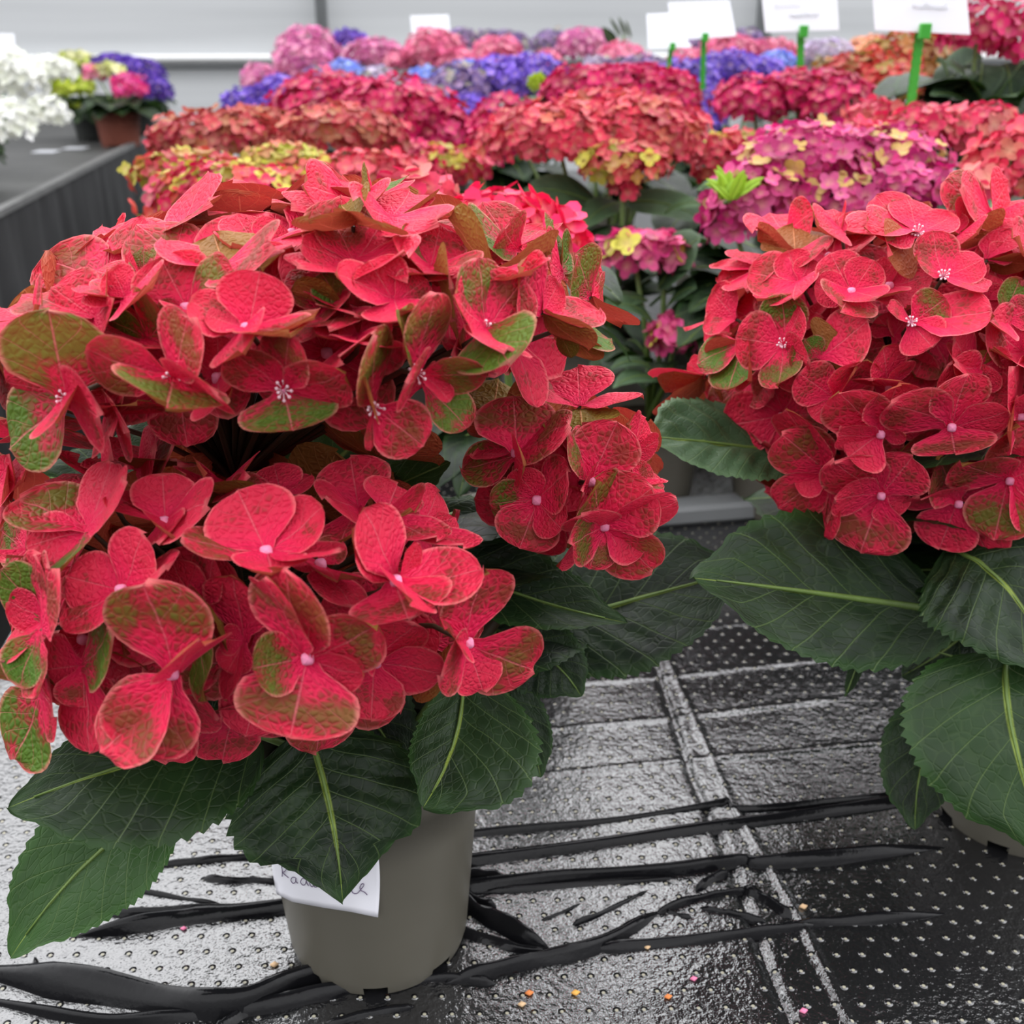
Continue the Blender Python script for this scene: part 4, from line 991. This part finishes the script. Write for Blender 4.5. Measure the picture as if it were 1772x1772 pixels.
# ------------------------------------------------------------------ plants on the side bench
G2 = 'hydrangeas on the side bench'
def side(label, D, heads, **kw): return bg_plant(label, D, heads, z0=LZ, group=G2, potr=.07, llen=.13, **{'mat': M_DARKPOT, 'nleaf': 22, **kw})
side('white hydrangea at the left edge, upper and larger white heads', 2.85, [(20, 138, 52, 46, 'white'), (85, 122, 42, 20, 'white', .1), (-20, 110, 40, 30, 'white', .1)], fs=.034, px0=-150)
side('white hydrangea at the left edge with low drooping heads', 2.45, [(15, 215, 44, 38, 'white'), (82, 195, 30, 26, 'white', .05)], fs=.034, px0=-110)
side('lime green hydrangea between the white and the pink ones', 3.85, [(122, 152, 36, 18, 'limey'), (130, 106, 32, 14, 'cream', .15), (140, 190, 14, 14, 'limey', -.05)], fs=.036, px0=160)
side('hot pink hydrangea with lime top on the side bench', 3.62, [(224, 152, 28, 22, 'hotpink'), (190, 122, 26, 11, 'cream', .1), (165, 128, 18, 12, 'pinkc', .1)], fs=.030, mat=M_TERRA, px0=203)
side('deep violet hydrangea at the far end of the side bench', 3.95, [(200, 112, 40, 16, 'dpurp'), (240, 128, 40, 24, 'dpurp', -.05), (270, 158, 26, 22, 'dpurp', -.08)], fs=.030, px0=232)

# ------------------------------------------------------------------ cards
def squiggle(mb, c, ax, az, length, h, n=14):
    pts = []
    for i in range(n*4+1):
        t = i/(n*4); pts.append(c+ax*(length*(t-.5))+az*(h*.5*math.sin(i*1.57+random.random()*.6)*(1 if random.random() > .2 else 1.7)))
    mb.tube(pts, h*.10, 4)
def sign(label, poly, D, stick, txt=None, name='plant_sign'):
    if D < 3: D *= 1.22
    q = [at_range(x, y, D+(.045*D if i_ < 2 else 0)) for i_, (x, y) in enumerate(poly)]      # tl tr br bl
    base = stick_b = at_range(stick[1][0], stick[1][1], D+.012) if stick else q[3]
    t = thing(name, base, label, 'sign', 'white cards standing among the plants')
    mb = MB(); bk = HEAD*.003; f = [mb.vert(p) for p in q]; g = [mb.vert(p+bk) for p in q]
    mb.face((f[3], f[2], f[1], f[0])); mb.face((g[0], g[1], g[2], g[3]))
    for i in range(4): j = (i+1) % 4; mb.face((f[i], f[j], g[j], g[i]))
    mb.build('card', M_CARD, t, False)
    if txt:
        mb = MB(); ax = (q[2]-q[3]).normalized()
        for (x0, x1, y, hpx) in txt:
            ty = (y-(poly[0][1]+poly[1][1])/2)/((poly[2][1]+poly[3][1])/2-(poly[0][1]+poly[1][1])/2); c = at_range((x0+x1)/2, y, D+.045*D*(1-ty)-.003); dd = depth(c); squiggle(mb, c, ax, ZUP, (x1-x0)*dd/F, hpx*dd/F)
        mb.build('lettering', M_PALEINK, t)
    if stick:
        a_, b_ = at_range(*stick[0], D+.012), at_range(*stick[1], D+.012); b_ = b_+(b_-a_).normalized()*.06
        r = stick[2]*depth(a_)/F*.5; mb = MB(); d_ = (b_-a_); L = d_.length; d_.normalize(); s_ = d_.cross(HEAD).normalized()
        nn = int(L/.004); rows = []
        for sgn in (-1, 1):
            rows = []
            for i in range(nn+1):
                p = a_+d_*(L*i/nn); ww = r*(.85+.15*(i % 2))
                rows.append([(p+s_*(-ww)+HEAD*sgn*r*.25, (0, .5, 0, 0)), (p+HEAD*sgn*r*.45, (0, .5, 0, 0)), (p+s_*ww+HEAD*sgn*r*.25, (0, .5, 0, 0))])
            mb.grid(rows)
        mb.build('stick', M_STICK, t, False)
        mb = MB(); c = a_-HEAD*.014; mb.obox(c+ZUP*.001, RIGHT*r*1.1, HEAD*.004, ZUP*r*1.5); k_ = mb.build('clip', M_STICK, t, False)
        k_.modifiers.new('bevel', 'BEVEL').width = .001
sign('largest white card, on the tallest green stick at upper right', [(1507, -60), (1668, -60), (1679, 60), (1515, 52)], 1.0, ((1592, 56), (1574, 195), 17), [(1578, 1640, 12, 8)])
sign('white card on the second green stick, left of the largest card', [(1314, -50), (1446, -52), (1452, 52), (1325, 56)], 1.30, ((1386, 56), (1384, 150), 13), [(1366, 1416, 26, 7), (1340, 1385, 10, 4)])
sign('white card on a short green stick, behind a smaller overlapping card', [(1156, 4), (1262, 0), (1274, 62), (1165, 70)], 1.62, ((1218, 66), (1216, 140), 10))
sign('smaller white card overlapping the lower left of another card', [(1119, 24), (1158, 22), (1198, 82), (1122, 84)], 1.58, ((1162, 82), (1156, 125), 9), [(1148, 1172, 62, 4)])
sign('small white card far back beside the wall rail, left of centre', [(710, 27), (776, 25), (780, 66), (714, 70)], 2.62, ((745, 68), (746, 110), 8))
sign('small white card at the left edge behind the white hydrangea', [(-16, 58), (24, 58), (26, 92), (-14, 92)], 3.3, ((4, 92), (4, 130), 7))
for i, (x, y, l) in enumerate(((80, 262, 'white price card lying on the side bench, nearer the left edge'), (131, 256, 'white price card lying on the side bench, nearer the terracotta pot'))):
    c = ground(x, y, LZ+.0015); mb = MB(); mb.obox(c, RIGHT*.032, HEAD*.034, ZUP*.0008)
    tag(mb.build('price_card', M_CARD, None, False, origin=c), l, 'card', 'price cards on the side bench')

# thin dark fronds standing above the pink heads
fb = at_range(1075, 95, 2.75)
fr = thing('dark_frond', fb, 'thin dark green fronds sticking up beside the lilac-pink globe', 'frond')
for a_, b_, wpx in (((1068, 82), (1042, 46), 9), ((1075, 64), (1055, 30), 3), ((1084, 64), (1070, 28), 3), ((1092, 66), (1082, 34), 2.5)):
    B = at_range(*a_, 2.75); T = at_range(*b_, 2.75); mb = MB()
    leaf(mb, B, (B+T)*.5, T, wpx*2.75/F, wpx*2.75/F, -FWD, .1, random.random(), nu=12, nv=3, teeth=0, quilt=.3); mb.build('leaf', [M_LEAF, M_LEAF], fr)
mb = MB(); mb.tube([at_range(1080, 62, 2.75), fb, at_range(1072, 130, 2.75), Vector((at_range(1072, 130, 2.75).x, at_range(1072, 130, 2.75).y, .001))], .003, 6); mb.build('stem', M_GSTEM, fr)

# ------------------------------------------------------------------ crumbs on the film
CR = [((340, 1437), 'pink', 'pink petal crumb on the wet film, left of the drooping dark leaf'), ((318, 1608), 'pink', 'pink petal crumb on the film, beside the lower black fold at left'),
      ((672, 1700), 'orange', 'orange crumb on the film just below the front pot'), ((916, 1718), 'orange', 'orange crumb left of the two on the bottom film'),
      ((996, 1719), 'amber', 'amber crumb on the film, middle of the bottom group'), ((1156, 1727), 'orange', 'largest orange crumb near the bottom of the film'),
      ((1390, 1752), 'pink', 'bright pink crumb at the bottom right of the film'), ((1200, 1697), 'pink', 'pale pink crumb above the orange crumbs'),
      ((1120, 1642), 'tan', 'tan crumb resting at the end of a black fold'), ((1390, 1570), 'tan', 'tan crumb on the dark film right of the double crease'),
      ((475, 1672), 'tan', 'brown crumb on the film at the left foot of the pot'), ((903, 1738), 'tan', 'pale crumb below the left orange crumb')]
CM = {'pink': simple('pink_crumb', (.75, .20, .35), .7), 'orange': simple('orange_crumb', (.70, .22, .06), .7), 'amber': simple('amber_crumb', (.75, .38, .08), .7), 'tan': simple('tan_crumb', (.62, .42, .24), .7)}
for (x, y), c, l in CR:
    p = ground(x, y); p.z = film_h(p.x, p.y)+.0008; mb = MB(); r = random.uniform(.0013, .0019)
    mb.ball(p, r, 0, 8, 6, (1.2, .9, .65), lump=.15)
    tag(mb.build('crumb', CM[c], None, True, origin=p), l, 'crumb', 'crumbs on the wet film')
